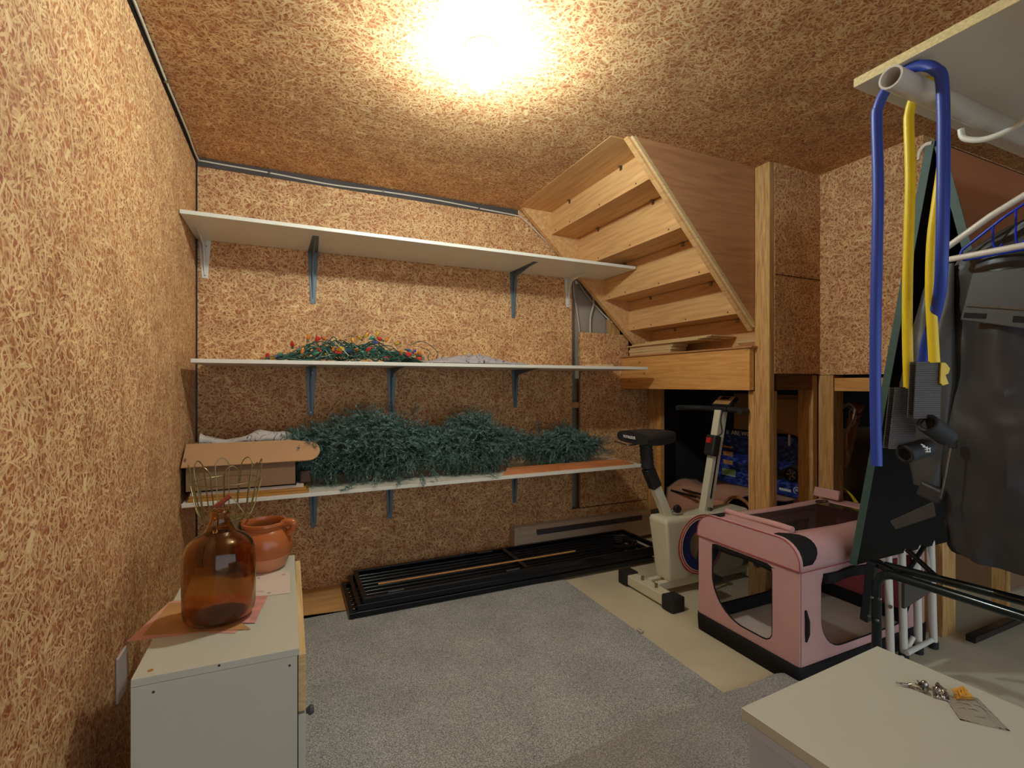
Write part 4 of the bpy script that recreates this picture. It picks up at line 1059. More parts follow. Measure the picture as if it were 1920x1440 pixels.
B().beam(P(1640, 1055, X=2.03), P(1690, 1078, X=2.03), .03, .02).build('hinge_plate', 'black_metal', TT, bevel=.004)
for (u, v) in ((1635, 1120), (1650, 1123), (1630, 1155), (1645, 1163)):
    q = P(u, v, X=1.952); B().lathe([(0, .006), (.005, .004), (.006, 0), (0, 0)], q, 10, Matrix.Rotation(-PI / 2, 3, 'Y')).build('rivet', 'steel', TT, smooth=True)
B().cyl(P(1700, 1030, X=2.10), P(1770, 1095, X=2.10), .009, seg=10).build('brace', 'black_metal', TT, smooth=True)
B().cyl(P(1732, 1025, X=2.14), P(1700, 1075, X=2.14), .008, seg=10).build('brace', 'black_metal', TT, smooth=True)
fq = P(1900, 1165, Z=.03)
leg_tube(3.25, 1.068, .463, .05, .0155, .06, .05, .05).build('leg_frame', 'dark_tube', TT, smooth=True)
for x in (1.97, 3.25):
    if x > 3: B().cyl((x - .02, 1.068, .027), (x + .02, 1.068, .027), .026, seg=16).build('castor', 'black_rubber', TT, smooth=True)
B().beam((2.72, 1.10, .03), (3.20, 1.10, .03), .035, .03).build('foot_rail', 'black_metal', TT, bevel=.003)

# white step stool
SS = thing('step_stool', (2.36, 1.0, 0), 'old white painted metal step stool folded behind the table legs', 'step stool')
fl = [(P(1690, 1018, X=2.33), P(1695, 1240, X=2.33)), (P(1664, 1020, X=2.24), P(1670, 1240, X=2.24)), (P(1745, 1015, X=2.55), P(1751, 1232, X=2.55)), (P(1718, 1015, X=2.44), P(1722, 1215, X=2.44))]
for i, (a, b_) in enumerate(fl):
    d = (b_ - a).normalized(); top_ = a - d * .03; bot = a + d * ((a.z - .02) / -d.z)
    B().tube([top_, a, bot], .0145, 12).build('leg', 'white_metal', SS, smooth=True)
    B().tube([bot + Vector((0, 0, .01)), Vector((bot.x, bot.y, .001))], .018, 12).build('foot', 'black_rubber', SS, smooth=True)
s1_, s2_, s3_, s4_ = P(1690, 1085, X=2.31), P(1742, 1082, X=2.50), P(1740, 1108, X=2.50), P(1690, 1140, X=2.31)
B().prism([s1_, s2_, s3_, s4_], (0, -.012, 0)).build('step', 'tarp', SS, bevel=.002)
B().cyl(P(1700, 1225, X=2.31), P(1747, 1200, X=2.50), .010, seg=10).build('cross_rod', 'white_metal', SS, smooth=True)
B().cyl(P(1690, 1235, X=2.31), P(1712, 1195, X=2.40), .010, seg=10).build('cross_rod', 'white_metal', SS, smooth=True)
q = P(1670, 1137, X=2.225); B().cyl(q, q + Vector((-.01, -.003, 0)), .007, seg=8).build('rivet', 'steel', SS)

# ------------------------------------------------------------------ closet shelf, rod and hanging things
ys, zs = .682, 1.826
CS = thing('closet_shelf', (1.9, .4, zs), 'white closet shelf with particle edge and curved white brackets at upper right', 'shelf')
B().box(1.172, .02, zs, 4.298, ys, zs + .020).build('board', 'white_shelf', CS)
B().box(1.1705, .02, zs + .0003, 1.1722, ys, zs + .0197).build('raw_edge', 'edge_core', CS)
rod_c = (0, .584, 1.782)
def srbracket(x):
    pts = [(x, .03, zs - .13), (x, .03, zs - .010), (x, .12, zs - .008), (x, .34, zs - .008), (x, .43, zs - .010), (x, .47, zs - .03), (x, .49, zs - .065), (x, .53, zs - .092), (x, .58, zs - .095), (x, .618, zs - .075), (x, .625, zs - .05)]
    o = B().tube(spline(pts, 6), .007, 10).build('bracket', 'white_metal', CS, smooth=True)
    B().tube(spline([(x, .03, zs - .30), (x, .2, zs - .16), (x, .44, zs - .02)], 6), .007, 10).build('brace', 'white_metal', CS, smooth=True)
srbracket(1.50); srbracket(2.4); srbracket(3.4)
struct('trim_23', B().box(1.0, -.02, zs - .35, 4.298, .012, zs), 'drywall')
tag(B().hose((1.125, rod_c[1], rod_c[2]), (4.297, rod_c[1], rod_c[2]), .0225, .0185, 32).build('closet_rod', 'pvc', smooth=True), 'pale grey plastic pipe used as clothes rod under the closet shelf', 'rod')

# blue and yellow rubber tubes draped over the rod
def draped(name, x, yL, zL, r, mat, label, right, rise=.075):
    T = thing(name, (x, rod_c[1], zL), label, 'exercise band', 'rubber tubes over the rod')
    yR = right[0].y; cy_ = (yL + yR) / 2; hw = (yL - yR) / 2
    z0 = rod_c[2] + .0228 + r - rise
    left = [(x, yL + .003 * math.sin(k * 1.1), zL + (z0 - zL) * k / 5) for k in range(5)]
    up = [(x, cy_ + hw * math.cos(a), z0 + rise * math.sin(a)) for a in [PI * k / 10 for k in range(10)]]
    B().tube(spline(left + up + [tuple(p) for p in right], 5), r, 14).build('tube', mat, T, smooth=True)
    return T
draped('rubber_tube', 1.19, .645, .968, .0108, 'blue_tube', 'thick blue rubber tube draped over the end of the clothes rod',
       [P(1769, 215, X=1.19), P(1769, 300, X=1.19), P(1768, 400, X=1.19), P(1766, 480, X=1.20), P(1763, 540, X=1.23), P(1753, 590, X=1.28), P(1738, 640, X=1.33), P(1728, 700, X=1.36)])
YT = draped('rubber_tube', 1.275, .625, 1.14, .0098, 'yellow_tube', 'yellow resistance tube with black webbing grips hanging from clothes rod',
       [P(1772, 215, X=1.275), P(1768, 300, X=1.275), P(1757, 380, X=1.275), P(1748, 450, X=1.272), P(1745, 540, X=1.272), P(1748, 610, X=1.272), P(1752, 680, X=1.272)])
def grip(topv, w_top, ptop, pbot, hc, hd, logo=False, nm='webbing_strap'):
    # webbing loop that carries a foam tube handle
    a, b_ = Vector(ptop), Vector(pbot)
    wy = Vector((SY * 0 + .0, -1, 0)) * 0 + Vector((CY, -SY, 0)) * .5          # strap width seen across the view
    w = .055
    for off in (0, .016):
        o_ = Vector((SY, CY, 0)) * off
        B().prism([a - wy * w + o_, a + wy * w + o_, b_ + wy * w * 1.05 + o_, b_ - wy * w * 1.05 + o_], Vector((SY, CY, 0)) * .002).build(nm, 'webbing', YT)
    h0 = Vector(hc); d = Vector(hd).normalized()
    B().hose(h0, h0 + d * .078, .021, .0125).build('foam_handle', 'black_rubber', YT, smooth=True, bevel=.003)
    B().tube([h0 + d * .001, h0 + d * .077], .0123, 12).build('handle_bore', 'board_black', YT, smooth=True)
pt1, pb1 = P(1742, 678, X=1.262), P(1738, 785, X=1.262)
hc1 = P(1738, 793, X=1.255)
grip(0, 0, pt1, pb1, hc1, (CY * .9 + SY * .35, -SY * .9 + CY * .35, -.45))
pt2, pb2 = P(1702, 726, X=1.27), P(1690, 842, X=1.27)
hc2 = P(1695, 852, X=1.262)
grip(0, 0, pt2, pb2, hc2, (CY * .95 + SY * .3, -SY * .95 + CY * .3, .20))
lg = hc2 + Vector((-.012, -.045, .012))
lq = P(1727, 840, X=1.225)
for k, (a, b_, c_, d__) in enumerate(((0, .008, .008, .004), (.003, .003, .012, .001), (.008, -.003, .020, .000), (.009, -.008, .020, -.008), (.013, .003, .013, -.008), (.018, 0, .019, -.008))):
    B().tube([lq + Vector((CY, -SY, 0)) * a + Vector((0, 0, b_)), lq + Vector((CY, -SY, 0)) * c_ + Vector((0, 0, d__))], .0012, 5).build('patch_mark', 'white_ink', YT)
# yellow fan-shaped clip
cpq = P(1770, 704, X=1.285)
V1, V2 = Vector((CY, -SY, 0)), Vector((0, 0, 1))
B().prism([cpq + V1 * a + V2 * b_ for a, b_ in ((-.006, .028), (.004, .028), (.014, .015), (.010, .004), (.004, .001), (.011, -.018), (-.002, -.022), (-.008, -.016))], Vector((SY, CY, 0)) * .004).build('clip', 'yellow_cord', YT, bevel=.001)
tag(B().tube(spline([P(1722, 300, X=2.0), P(1725, 285, X=2.0), P(1735, 272, X=2.0), P(1748, 268, X=2.0)], 5), [.005] * 4 + [.007] * 12, 8).build('tie_string', 'cable_white', smooth=True), 'short white tie sticking out at the top of the table panel', 'string')

# hangers
HW = P(1768, 480, X=1.83).y - .584
def hanger(x, yc_, mat, label, half=.205, drop=.30, r=.006, top=None, group='clothes hangers on the rod', hooks=False):
    H = thing('clothes_hanger', (x, yc_, 1.5), label, 'hanger', group)
    zt = rod_c[2] - .095; zb_ = zt - .145
    pts = [(x, yc_, zt), (x, yc_ + half * .5, zt - .055), (x, yc_ + half, zb_ + .020), (x, yc_ + half + .008, zb_), (x, yc_ + half - .004, zb_ - .012), (x, yc_, zb_ - .012), (x, yc_ - half, zb_ - .012), (x, yc_ - half - .008, zb_), (x, yc_ - half, zb_ + .020), (x, yc_ - half * .5, zt - .055)]
    pts = [P(1920, 384, X=x), P(1800, 449, X=x), P(1777, 462, X=x)] if False else pts
    B().tube(pts, r, 10, closed=True).build('frame', mat, H, smooth=True)
    B().tube([(x, yc_, zt), (x, yc_, zt + .045)] + arc((x, rod_c[1], rod_c[2]), .0275, -PI / 2 - .4, -2 * PI + .9, 12, (0, 1, 0), (0, 0, 1)), .0025, 8).build('hook', 'steel', H, smooth=True)
    if hooks:
        for yy in (yc_ + half * .62, yc_ + half * .36):
            B().tube(spline([(x, yy, zb_ + .12 * (1 - (yy - yc_) / half) + .03), (x, yy, zb_ + .02), (x, yy - .01, zb_ + .005), (x, yy - .02, zb_ + .015)], 4), .003, 8).build('strap_hook', mat, H, smooth=True)
    return H
hanger(1.83, .584, 'hanger_white', 'white plastic hanger nearest the blue and yellow tubes', r=.009, half=HW)
hanger(1.88, .590, 'blue_plastic', 'blue plastic hanger just behind the white one', half=.19, r=.004, hooks=True)

# ------------------------------------------------------------------ hanging black garments
def draped_body(x, th, outline, folds, seed, amp=.012, n=72):
    """closed garment skin: outline = [(z, ymin, ymax)] from top to bottom"""
    rings = []
    pts = []
    for i in range(len(outline) - 1):
        (z0, a0, b0), (z1, a1, b1) = outline[i], outline[i + 1]
        m = max(1, int(abs(z0 - z1) / .018))
        for k in range(m):
            t = k / m; t = t * t * (3 - 2 * t) * .4 + t * .6
            pts.append((z0 + (z1 - z0) * t, a0 + (a1 - a0) * t, b0 + (b1 - b0) * t))
    pts.append(outline[-1])
    zt, zb_ = outline[0][0], outline[-1][0]
    for (z, ya, yb_) in pts:
        s = (zt - z) / (zt - zb_); cyy, hy = (ya + yb_) / 2, (yb_ - ya) / 2; r = []
        for k in range(n):
            a = 2 * PI * k / n; y = cyy + hy * math.cos(a); f_ = math.sin(a)
            w = th * (.35 + .65 * min(1, s * 3)) * math.copysign(abs(f_) ** .6, f_)
            q = Vector((y * 9 + seed, z * 2.2, seed * .7 + (1 if f_ > 0 else 0)))
            fold = noise.noise(q) * amp * 2.2 * min(1, .3 + s * 1.6) + noise.noise(Vector((y * 22, z * 5 + y * 8, seed))) * amp * .45
            fold += abs(noise.noise(Vector((y * 11 + z * 3, z * 8 - y * 9, seed + 3)))) * amp * .8
            r.append((x + w + fold * (1 if abs(f_) > .1 else .3), y, z + .01 * noise.noise(Vector((y * 8, 0, seed)))*s))
        rings.append(r)
    return B().loft(rings)
G1 = thing('jacket', (1.92, .56, .62), 'black nylon jacket hanging from the white hanger, zip pocket showing', 'jacket')
KS = 1.92 / 1.66
def kout(l): return [(EYE + (z - EYE) * KS, a * KS, b * KS) for z, a, b in l]
g1 = draped_body(1.925, .038, kout([(1.585, .42, .50), (1.55, .38, .60), (1.50, .34, .69), (1.45, .30, .725), (1.25, .26, .735), (1.05, .23, .730), (.9, .22, .730), (.80, .22, .728), (.735, .22, .726), (.70, .22, .724), (.685, .22, .715), (.680, .225, .70)]), 7, 4, amp=.026)
g1.build('body', 'garment', G1, smooth=True)
sl = draped_body(1.905, .026, kout([(1.48, .70, .74), (1.42, .70, .77), (1.30, .70, .80), (1.15, .70, .825), (1.0, .715, .83), (.92, .725, .80), (.86, .73, .79)]), 5, 9, amp=.016, n=40)
sl.build('sleeve', 'garment2', G1, smooth=True)
B().obox((1.885, .862, .80), (.03, .065, .05), Matrix.Rotation(.35, 3, 'X')).build('cuff', 'garment', G1, bevel=.008)
tabp = [P(1745, 940, X=1.62), P(1752, 972, X=1.62), P(1678, 992, X=1.60), P(1667, 976, X=1.60), P(1668, 974, X=1.60)]
B().prism([P(1750, 940, X=1.875), P(1754, 968, X=1.875), P(1679, 993, X=1.875), P(1668, 977, X=1.875)], (.006, 0, 0)).build('cuff_tab', 'garment2', G1, bevel=.002)
# storm flap with zip and two hook patches
xf = 1.848
def on(u, v, dx=0): return P(u, v, X=xf + dx)
B().prism([on(1822, 512), on(1930, 500), on(1930, 618), on(1800, 600)], (.008, 0, 0)).build('chest_flap', 'garment2', G1, bevel=.003)
B().tube([on(1812 + 12 * k, 573 + .8 * k, -.003) for k in range(11)], [.0035, .0022] * 5 + [.0035], 6).build('zipper', 'steel', G1)
B().prism([on(1808, 586, -.001), on(1850, 588, -.001), on(1848, 598, -.001), on(1806, 596, -.001)], (.001, 0, 0)).build('hook_patch', 'board_black', G1)
B().prism([on(1900, 592, -.001), on(1930, 594, -.001), on(1930, 606, -.001), on(1898, 604, -.001)], (.001, 0, 0)).build('hook_patch', 'board_black', G1)
B().tube([P(u, v, X=1.855) for u, v in ((1782, 840), (1778, 860), (1773, 890), (1768, 915), (1763, 935))], .0028, 6).build('zipper', 'steel', G1)
B().obox(P(1786, 832, X=1.86), (.012, .022, .03)).build('drawstring_toggle', 'black_plastic', G1, bevel=.004)

# ------------------------------------------------------------------ right foreground cabinet
RC = thing('white_cabinet', (.91, .33, 0), 'low white cabinet in the right foreground with screws on its top', 'cabinet')
th_ = -.046
c0 = Vector((1.122, .607, 0)); ux = Vector((-.998, -.045, 0)); uy = Vector((.045, -.998, 0))
RCZ = .0295
def rc(b, a0, a1, d0, d1, z0, z1):
    pts = [c0 + ux * a + uy * d for a, d in ((a0, d0), (a1, d0), (a1, d1), (a0, d1))]
    b.prism([(p.x, p.y, z0) for p in pts], (0, 0, z1 - z0)); return b
rc(B(), 0, .425, 0, .62, .582, .600).build('top', 'white_cab', RC, bevel=.001)
rc(B(), .405, .421, .012, .62, RCZ, .5815).build('side_panel', 'white_cool_lit', RC, bevel=.001)
rc(B(), .004, .020, .012, .62, RCZ, .5815).build('side_panel', 'white_cool_lit', RC, bevel=.001)
rc(B(), .021, .404, .014, .022, .02, .5815).build('back_panel', 'white_cab', RC)
rc(B(), .020, .404, .03, .62, .05, .066).build('bottom', 'white_cab', RC)
rc(B(), .4212, .4245, .012, .62, .5655, .5815).build('edge_lip', 'white_cool_lit', RC, bevel=.001)

def topP(u, v, dz=.0): return P(u, v, Z=.6008 + dz)
def screw(pa, pb, label, rad=.0028):
    S = thing('screw', (pa + pb) / 2, label, 'screw', 'screws on the cabinet top')
    d = (pb - pa).normalized(); n = max(6, int((pb - pa).length / .0018))
    B().tube([pa + (pb - pa) * k / n for k in range(n + 1)], [(rad if k % 2 else rad * .72) * (1 if k < n - 3 else .5) for k in range(n + 1)], 8).build('shank', 'steel', S, smooth=True)
    B().lathe([(0, 0), (rad * 2.0, 0), (rad * 1.1, .004), (0, .004)], pa, 12, d.to_track_quat('Z', 'Y').to_matrix()).build('head', 'steel', S, smooth=True)
z_ = .0035
pp = [((1738, 1297), (1710, 1287), 'screw under the small tangle, nearer the cabinet corner'), ((1708, 1285), (1680, 1280), 'leftmost screw lying on the white cabinet top'), ((1727, 1284), (1720, 1276), 'short screw standing out of the little pile at its top'), ((1732, 1290), (1716, 1282), 'short screw in the middle of the little pile'),
      ((1757, 1284), (1775, 1294), 'single screw above the small grey packet'), ((1733, 1292), (1741, 1295), 'shortest screw at the right of the little pile')]
for i, (a, b_, l) in enumerate(pp):
    dz = z_ + (.004 if i in (2, 3) else 0)
    screw(topP(*a, dz), topP(*b_, dz), l, .0024)
q = topP(1733, 1288); tag(B().lathe([(0, 0), (.006, .001), (.0065, .006), (.003, .011), (0, .012)], (q.x, q.y, .6006), 14).build('metal_stud', 'silver', smooth=True), 'round silver stud beside the screw pile on cabinet', 'stud')
def pkt(pts, h, mat, name, label, cat, seed):
    P4 = [topP(*p) for p in pts]
    def f(u, v):
        a = P4[0].lerp(P4[1], u); b_ = P4[3].lerp(P4[2], u); q = a.lerp(b_, v)
        e = (math.sin(PI * u) * math.sin(PI * v)) ** .5
        q.z = .6012 + h * e * (.5 + abs(noise.noise(Vector((u * 5, v * 5, seed)))) * 1.6)
        return q
    return tag(B().grid(f, 20, 20).build(name, mat, smooth=True, solid=.0006), label, cat)
pkt([(1748, 1287), (1775, 1297), (1782, 1316), (1750, 1308)], .006, 'silver', 'foil_packet', 'small grey foil packet between screws and clear bag', 'packet', 1)
pkt([(1765, 1300), (1832, 1308), (1894, 1371), (1800, 1350)], .008, 'clear', 'plastic_bag', 'clear plastic bag of bits lying on the white cabinet', 'bag', 2)
pkt([(1785, 1292), (1806, 1293), (1830, 1312), (1793, 1312)], .009, 'yellow_foam', 'crumb_pile', 'yellow orange crumbly pile at the mouth of the clear bag', 'crumbs', 5)

# ------------------------------------------------------------------ left foreground cabinet and what stands on it
LC = thing('white_dresser', (-.14, 1.53, 0), 'low white laminate dresser in the left foreground against the chipboard wall', 'cabinet')
lx0, lx1, ly0, ly1, lz = -.293, .012, 1.208, 1.868, .550
B().prism([(lx0, ly0 + .008, lz - .016), (lx1 + .008, ly0 - .004, lz - .016), (lx1 + .004, ly1, lz - .016), (lx0, ly1, lz - .016)], (0, 0, .016)).build('top', 'white_cab', LC, bevel=.001)
B().prism([(lx0, ly0 + .008, .0125), (lx1 + .004, ly0 - .003, .0125), (lx1 + .004, ly0 + .013, .0125), (lx0, ly0 + .024, .0125)], (0, 0, lz - .029)).build('side_panel', 'white_cab', LC, bevel=.0006)
B().box(lx0, ly1 - .016, .0125, lx1 + .002, ly1, lz - .0165).build('side_panel', 'white_cab', LC)
B().box(lx0, ly0 + .026, .0125, lx0 + .006, ly1 - .018, lz - .017).build('back_panel', 'cardboard_dk', LC)
for k, (z0, z1) in enumerate(((.400, .530), (.21, .394), (.03, .204))):
    d = B().box(lx1 + .006, ly0 + .004, z0, lx1 + .022, ly1 - .006, z1).build('drawer', 'paleboard' if k == 0 else 'white_cab', LC, bevel=.001)
    if k: B().lathe([(0, .022), (.009, .020), (.012, .012), (.006, .004), (.005, 0)], (lx1 + .022, 1.29, z1 - .044), 20, Matrix.Rotation(PI / 2, 3, 'Y')).build('knob', 'heater_dk', d, smooth=True)
for (u, v) in ((282, 1257),):
    q = P(u, v, Z=lz + .0003); B().lathe([(0, .0004), (.0055, .0004), (.0055, 0)], q, 16).build('screw_hole', 'ochre_wood', LC)
for (u, v) in ((287, 1299), (411, 1247), (543, 1245)):
    q = P(u, v, Y=ly0 + .004); q.y = (ly0 + .008) + (q.x - lx0) / (lx1 + .004 - lx0) * (-.011) - .0006; B().cyl(q, q + Vector((0, .001, 0)), .0028, seg=10).build('screw_hole', 'soil', LC)

tag(B().box(XL + .0005, 1.04, .35, XL + .008, 1.12, .475).build('wall_plate', 'wall_plate', bevel=.003), 'white blank wall plate on chipboard beside the left dresser', 'wall plate')
wp = bpy.data.objects['wall_plate']
a_, b_ = P(215, 1250, X=XL), P(233, 1260, X=XL)
wp.location = Vector((XL + .0005 + .00375, (a_.y + b_.y) / 2, P(225, 1305, X=XL).z))

# papers
def sheet(pts, z, mat, name, label, group='papers under the jug'):
    b = B().prism([Vector((p.x, p.y, z)) for p in [P(u, v, Z=z) for u, v in pts]], (0, 0, .0006))
    return tag(b.build(name, mat), label, 'paper', group)
sheet([(238, 1203), (318, 1128), (500, 1110), (440, 1188), (380, 1186)], lz + .0004, 'paper_pink', 'paper_sheet', 'salmon pink paper lowest under the jug, overhanging the dresser edge')
sheet([(268, 1191), (318, 1131), (400, 1128), (470, 1180)], lz + .0013, 'paper_ochre', 'paper_sheet', 'aged ochre picture sheet lying under the left of the jug')
sheet([(430, 1120), (502, 1117), (478, 1168), (455, 1168)], lz + .0022, 'paper_red', 'paper_sheet', 'red and white streaked leaflet showing right of the jug base')
o = sheet([(455, 1070), (545, 1072), (543, 1112), (460, 1122)], lz + .0006, 'paper', 'paper_sheet', 'white handwritten note lying under the terracotta crock')
for i, (u, v, w) in enumerate(((482, 1085, 3), (483, 1110, 12), (528, 1078, 6), (500, 1113, 6))):
    a_ = P(u, v, Z=lz + .0014); b_ = P(u + w, v - 1, Z=lz + .0014)
    for k in range(3):
        a1_ = a_.lerp(b_, k / 3); B().tube(spline([a1_, a1_ + Vector((.003, .006, 0)), a1_ + Vector((.005, -.004, 0))], 3), .0004, 4).build('handwriting', 'ink', o)

# amber jug
jc = P(412, 1160, Z=lz); jc = Vector((jc.x, jc.y + .0, lz + .0032))
JG = thing('glass_jug', jc, 'large amber glass jug with narrow neck standing on papers on dresser', 'jug')
outer = [(0, .004), (.05, .002), (.068, .004), (.079, .015), (.082, .034), (.0825, .150), (.0805, .172), (.073, .192), (.060, .206), (.046, .214), (.037, .219), (.034, .224), (.029, .236), (.0245, .246), (.022, .254), (.0225, .262), (.024, .264), (.024, .272), (.021, .275)]
inner = [(.0175, .274), (.018, .258), (.021, .244), (.030, .224), (.044, .210), (.057, .201), (.069, .188), (.0765, .170), (.0785, .15), (.078, .035), (.074, .018), (.064, .008), (.04, .0068), (0, .012)]
B().lathe(outer + inner, jc, 64).build('bottle', 'amber', JG, smooth=True)
B().lathe([(.036, .217), (.0385, .2195), (.0345, .223)], jc, 40).build('shoulder_ring', 'amber', JG, smooth=True)
sd = Vector((CY, -SY, 0)) * .25 + Vector((-SY, -CY, 0))*.97
B().tube(spline([jc + sd * .022 + Vector((0, 0, .262)), jc + sd * .036 + Vector((0, 0, .260)), jc + sd * .040 + Vector((0, 0, .243)), jc + sd * .033 + Vector((0, 0, .228))], 5), .005, 10).build('finger_ring', 'amber', JG, smooth=True)

# terracotta crock
cc_ = P(496, 1064, Z=lz); cc_ = Vector((cc_.x + .0, cc_.y, lz + .0012))
CK = thing('crock', cc_, 'glazed orange terracotta bean crock with stub handles on dresser', 'crock')
o1 = [(0, 0), (.058, 0), (.064, .006), (.080, .045)]
o2 = [(.080, .045), (.086, .075), (.083, .100), (.070, .122), (.062, .130), (.0625, .136), (.069, .143), (.0685, .150), (.061, .151), (.057, .140), (.060, .128), (.074, .105), (.079, .08), (.073, .045), (.058, .010), (0, .008)]
B().lathe(o1, cc_, 48).build('unglazed_foot', 'terra_pale', CK, smooth=True)
B().lathe(o2, cc_, 48).build('pot', 'terracotta', CK, smooth=True)
B().lathe([(0, .100), (.058, .100), (.058, .106), (0, .108)], cc_, 40).build('contents', 'tan_stone', CK, smooth=True)
for s in (1, -1):
    d = Vector((CY, -SY, 0)) * s
    B().tube(spline([cc_ + d * .060 + Vector((0, 0, .143)), cc_ + d * .080 + Vector((0, 0, .148)), cc_ + d * .094 + Vector((0, 0, .143)), cc_ + d * .092 + Vector((0, 0, .126)), cc_ + d * .078 + Vector((0, 0, .110))], 6), [.013] * 14 + [.011] * 11, 10).build('handle', 'terracotta', CK, smooth=True)

# brown stoneware bottle hidden behind the jug carries the wire basket
bc = P(425, 968, Y=1.80)
zbk = bc.z
SJ = thing('stoneware_jar', (bc.x, bc.y, lz + .001), 'tan stoneware jar hidden behind the amber jug beneath wire basket', 'jar')
hj = zbk - lz - .006
B().lathe([(0, 0), (.036, 0), (.045, .02), (.045, hj * .7), (.035, hj * .88), (.040, hj - .002), (0, hj - .002)], (bc.x, bc.y, lz + .001), 32).build('vessel', 'tan_stone', SJ, smooth=True)
WBk = thing('wire_basket', (bc.x, bc.y, zbk), 'brass wire egg basket with looped rim and red grip behind the jug', 'basket')
rb, rt_, hb_ = .070, .100, .140
B().tube([Vector((bc.x + rb * math.cos(a), bc.y + rb * math.sin(a), zbk + .002)) for a in [2 * PI * k / 40 for k in range(40)]], .0017, 6, closed=True).build('base_ring', 'brass', WBk, smooth=True)
B().tube([Vector((bc.x + rt_ * .95 * math.cos(a), bc.y + rt_ * .95 * math.sin(a), zbk + .115)) for a in [2 * PI * k / 40 for k in range(40)]], .0017, 6, closed=True).build('rim_ring', 'brass', WBk, smooth=True)
for k in range(8):
    a = 2 * PI * (k + .3) / 8; da = .21
    def pt(r, ang, z): return Vector((bc.x + r * math.cos(ang), bc.y + r * math.sin(ang), zbk + z))
    pts = [pt(rb * .15, a, .001), pt(rb, a - da, .002), pt(rt_ * .93, a - da, .11), pt(rt_, a - da * .9, .155), pt(rt_ * 1.03, a, .175), pt(rt_, a + da * .9, .155), pt(rt_ * .93, a + da, .11), pt(rb, a + da, .002)]
    B().tube(spline(pts, 6), .0019, 6).build('loop_wire', 'brass', WBk, smooth=True)
gq = P(418, 940, Y=1.70); d_ = Vector((.020, 0, .016))
hp = B().tube(spline([Vector((bc.x - .1, bc.y, zbk + .115)), Vector((bc.x - .06, bc.y - .09, zbk + .02)), gq - d_, gq, gq + d_, Vector((bc.x + .07, bc.y - .09, zbk + .02)), Vector((bc.x + .1, bc.y, zbk + .115))], 6), .0015, 6).build('bail_handle', 'brass', WBk, smooth=True)
B().cyl(gq - d_, gq + d_, .0075, seg=12).build('grip', 'rust', WBk, smooth=True); 

# ------------------------------------------------------------------ storage beyond the studs
BB = thing('blue_box', (3.2, 2.1, .02), 'large blue printed carton standing behind the studs under the stairs', 'box')
pA, pB_ = P(1346, 930, X=2.95), P(1500, 930, X=2.95)
yA, yB2 = P(1346, 900, X=2.95).y, P(1502, 900, X=2.95).y
zb0, zt0 = P(1400, 925, X=2.95).z, P(1400, 800, X=2.95).z
zb0 = .55; 
zt0 = P(1400, 806, X=2.95).z
yj = P(1444, 900, X=2.95).y
B().box(2.95, yB2, .42, 3.25, yA, zt0 - .02).build('body', 'blueprint', BB, bevel=.002)
xs_ = 2.9485
text('E  ARE WO', 'box_lettering', .042, P(1362, 813, X=xs_), (0, -1, 0), (0, 0, 1), 'white_ink', BB)
text('SA', 'box_lettering', .022, P(1491, 921, X=xs_), (0, -1, 0), (0, 0, 1), 'white_ink', BB, sx=.8)
qc = P(1494, 920, X=xs_)
B().tube([qc + Vector((0, math.cos(a), math.sin(a))) * .021 for a in [PI * 1.2 - 1.6 * PI * k / 24 for k in range(25)]], .0028, 5).build('certification_mark', 'white_ink', BB)
def sticker(u0, v0, u1, v1, mat, nm):
    a, b_ = P(u0, v0, X=xs_), P(u1, v1, X=xs_)
    B().box(xs_ - .0012, min(a.y, b_.y), min(a.z, b_.z), xs_ + .001, max(a.y, b_.y), max(a.z, b_.z)).build(nm, mat, BB)
sticker(1356, 845, 1374, 856, 'photo_orange', 'printed_photo'); sticker(1356, 861, 1374, 872, 'photo_orange', 'printed_photo')
sticker(1356, 835, 1374, 841, 'photo_orange', 'printed_photo')
sticker(1354, 877, 1379, 893, 'green_label', 'green_label'); sticker(1354, 889, 1379, 893, 'white_ink', 'label_strip')
sticker(1461, 914, 1483, 923, 'white_ink', 'icon_strip')
# picture of a dark car wing and wheel on the carton
B().prism([P(u, v, X=xs_ + .0006) for u, v in ((1459, 884), (1474, 876), (1492, 868), (1502, 868), (1502, 890), (1490, 900), (1478, 900), (1459, 896))], (-.0012, 0, 0)).build('printed_car', 'night', BB)
B().prism([P(u, v, X=xs_ + .0006) for u, v in ((1478, 815), (1482, 815), (1482, 836), (1478, 836))], (-.0012, 0, 0)).build('printed_tower', 'white_ink', BB)
wq = P(1484, 890, X=xs_)
B().lathe([(.052, 0), (.052, .002), (.036, .002), (.036, 0)], wq + Vector((.0005, 0, 0)), 30, Matrix.Rotation(-PI / 2, 3, 'Y')).build('printed_wheel', 'board_black', BB)
for k in range(5):
    a = 2 * PI * k / 5; B().beam(wq + Vector((-.002, 0, 0)), wq + Vector((-.002, .036 * math.cos(a), .036 * math.sin(a))), .008, .002, up=(1, 0, 0)).build('printed_spoke', 'silver', BB)
st = thing('storage_bench', (3.1, 2.2, 0), 'low dark wooden bench under the blue carton behind the studs', 'bench')
B().box(2.9, yB2 - .05, .39, 3.4, yA + .05, .418).build('seat', 'studdk', st)
for yy in (yB2, yA): 
    for xx in (2.93, 3.36): B().box(xx - .02, yy - .02, 0, xx + .02, yy + .02, .389).build('leg', 'black_metal', st)
k1, k2 = P(1376, 742, X=2.90), P(1502, 814, X=2.90)
cbx = thing('cardboard_carton', (2.9, 2.0, k2.z), 'plain brown cardboard carton sitting on top of the blue carton', 'box')
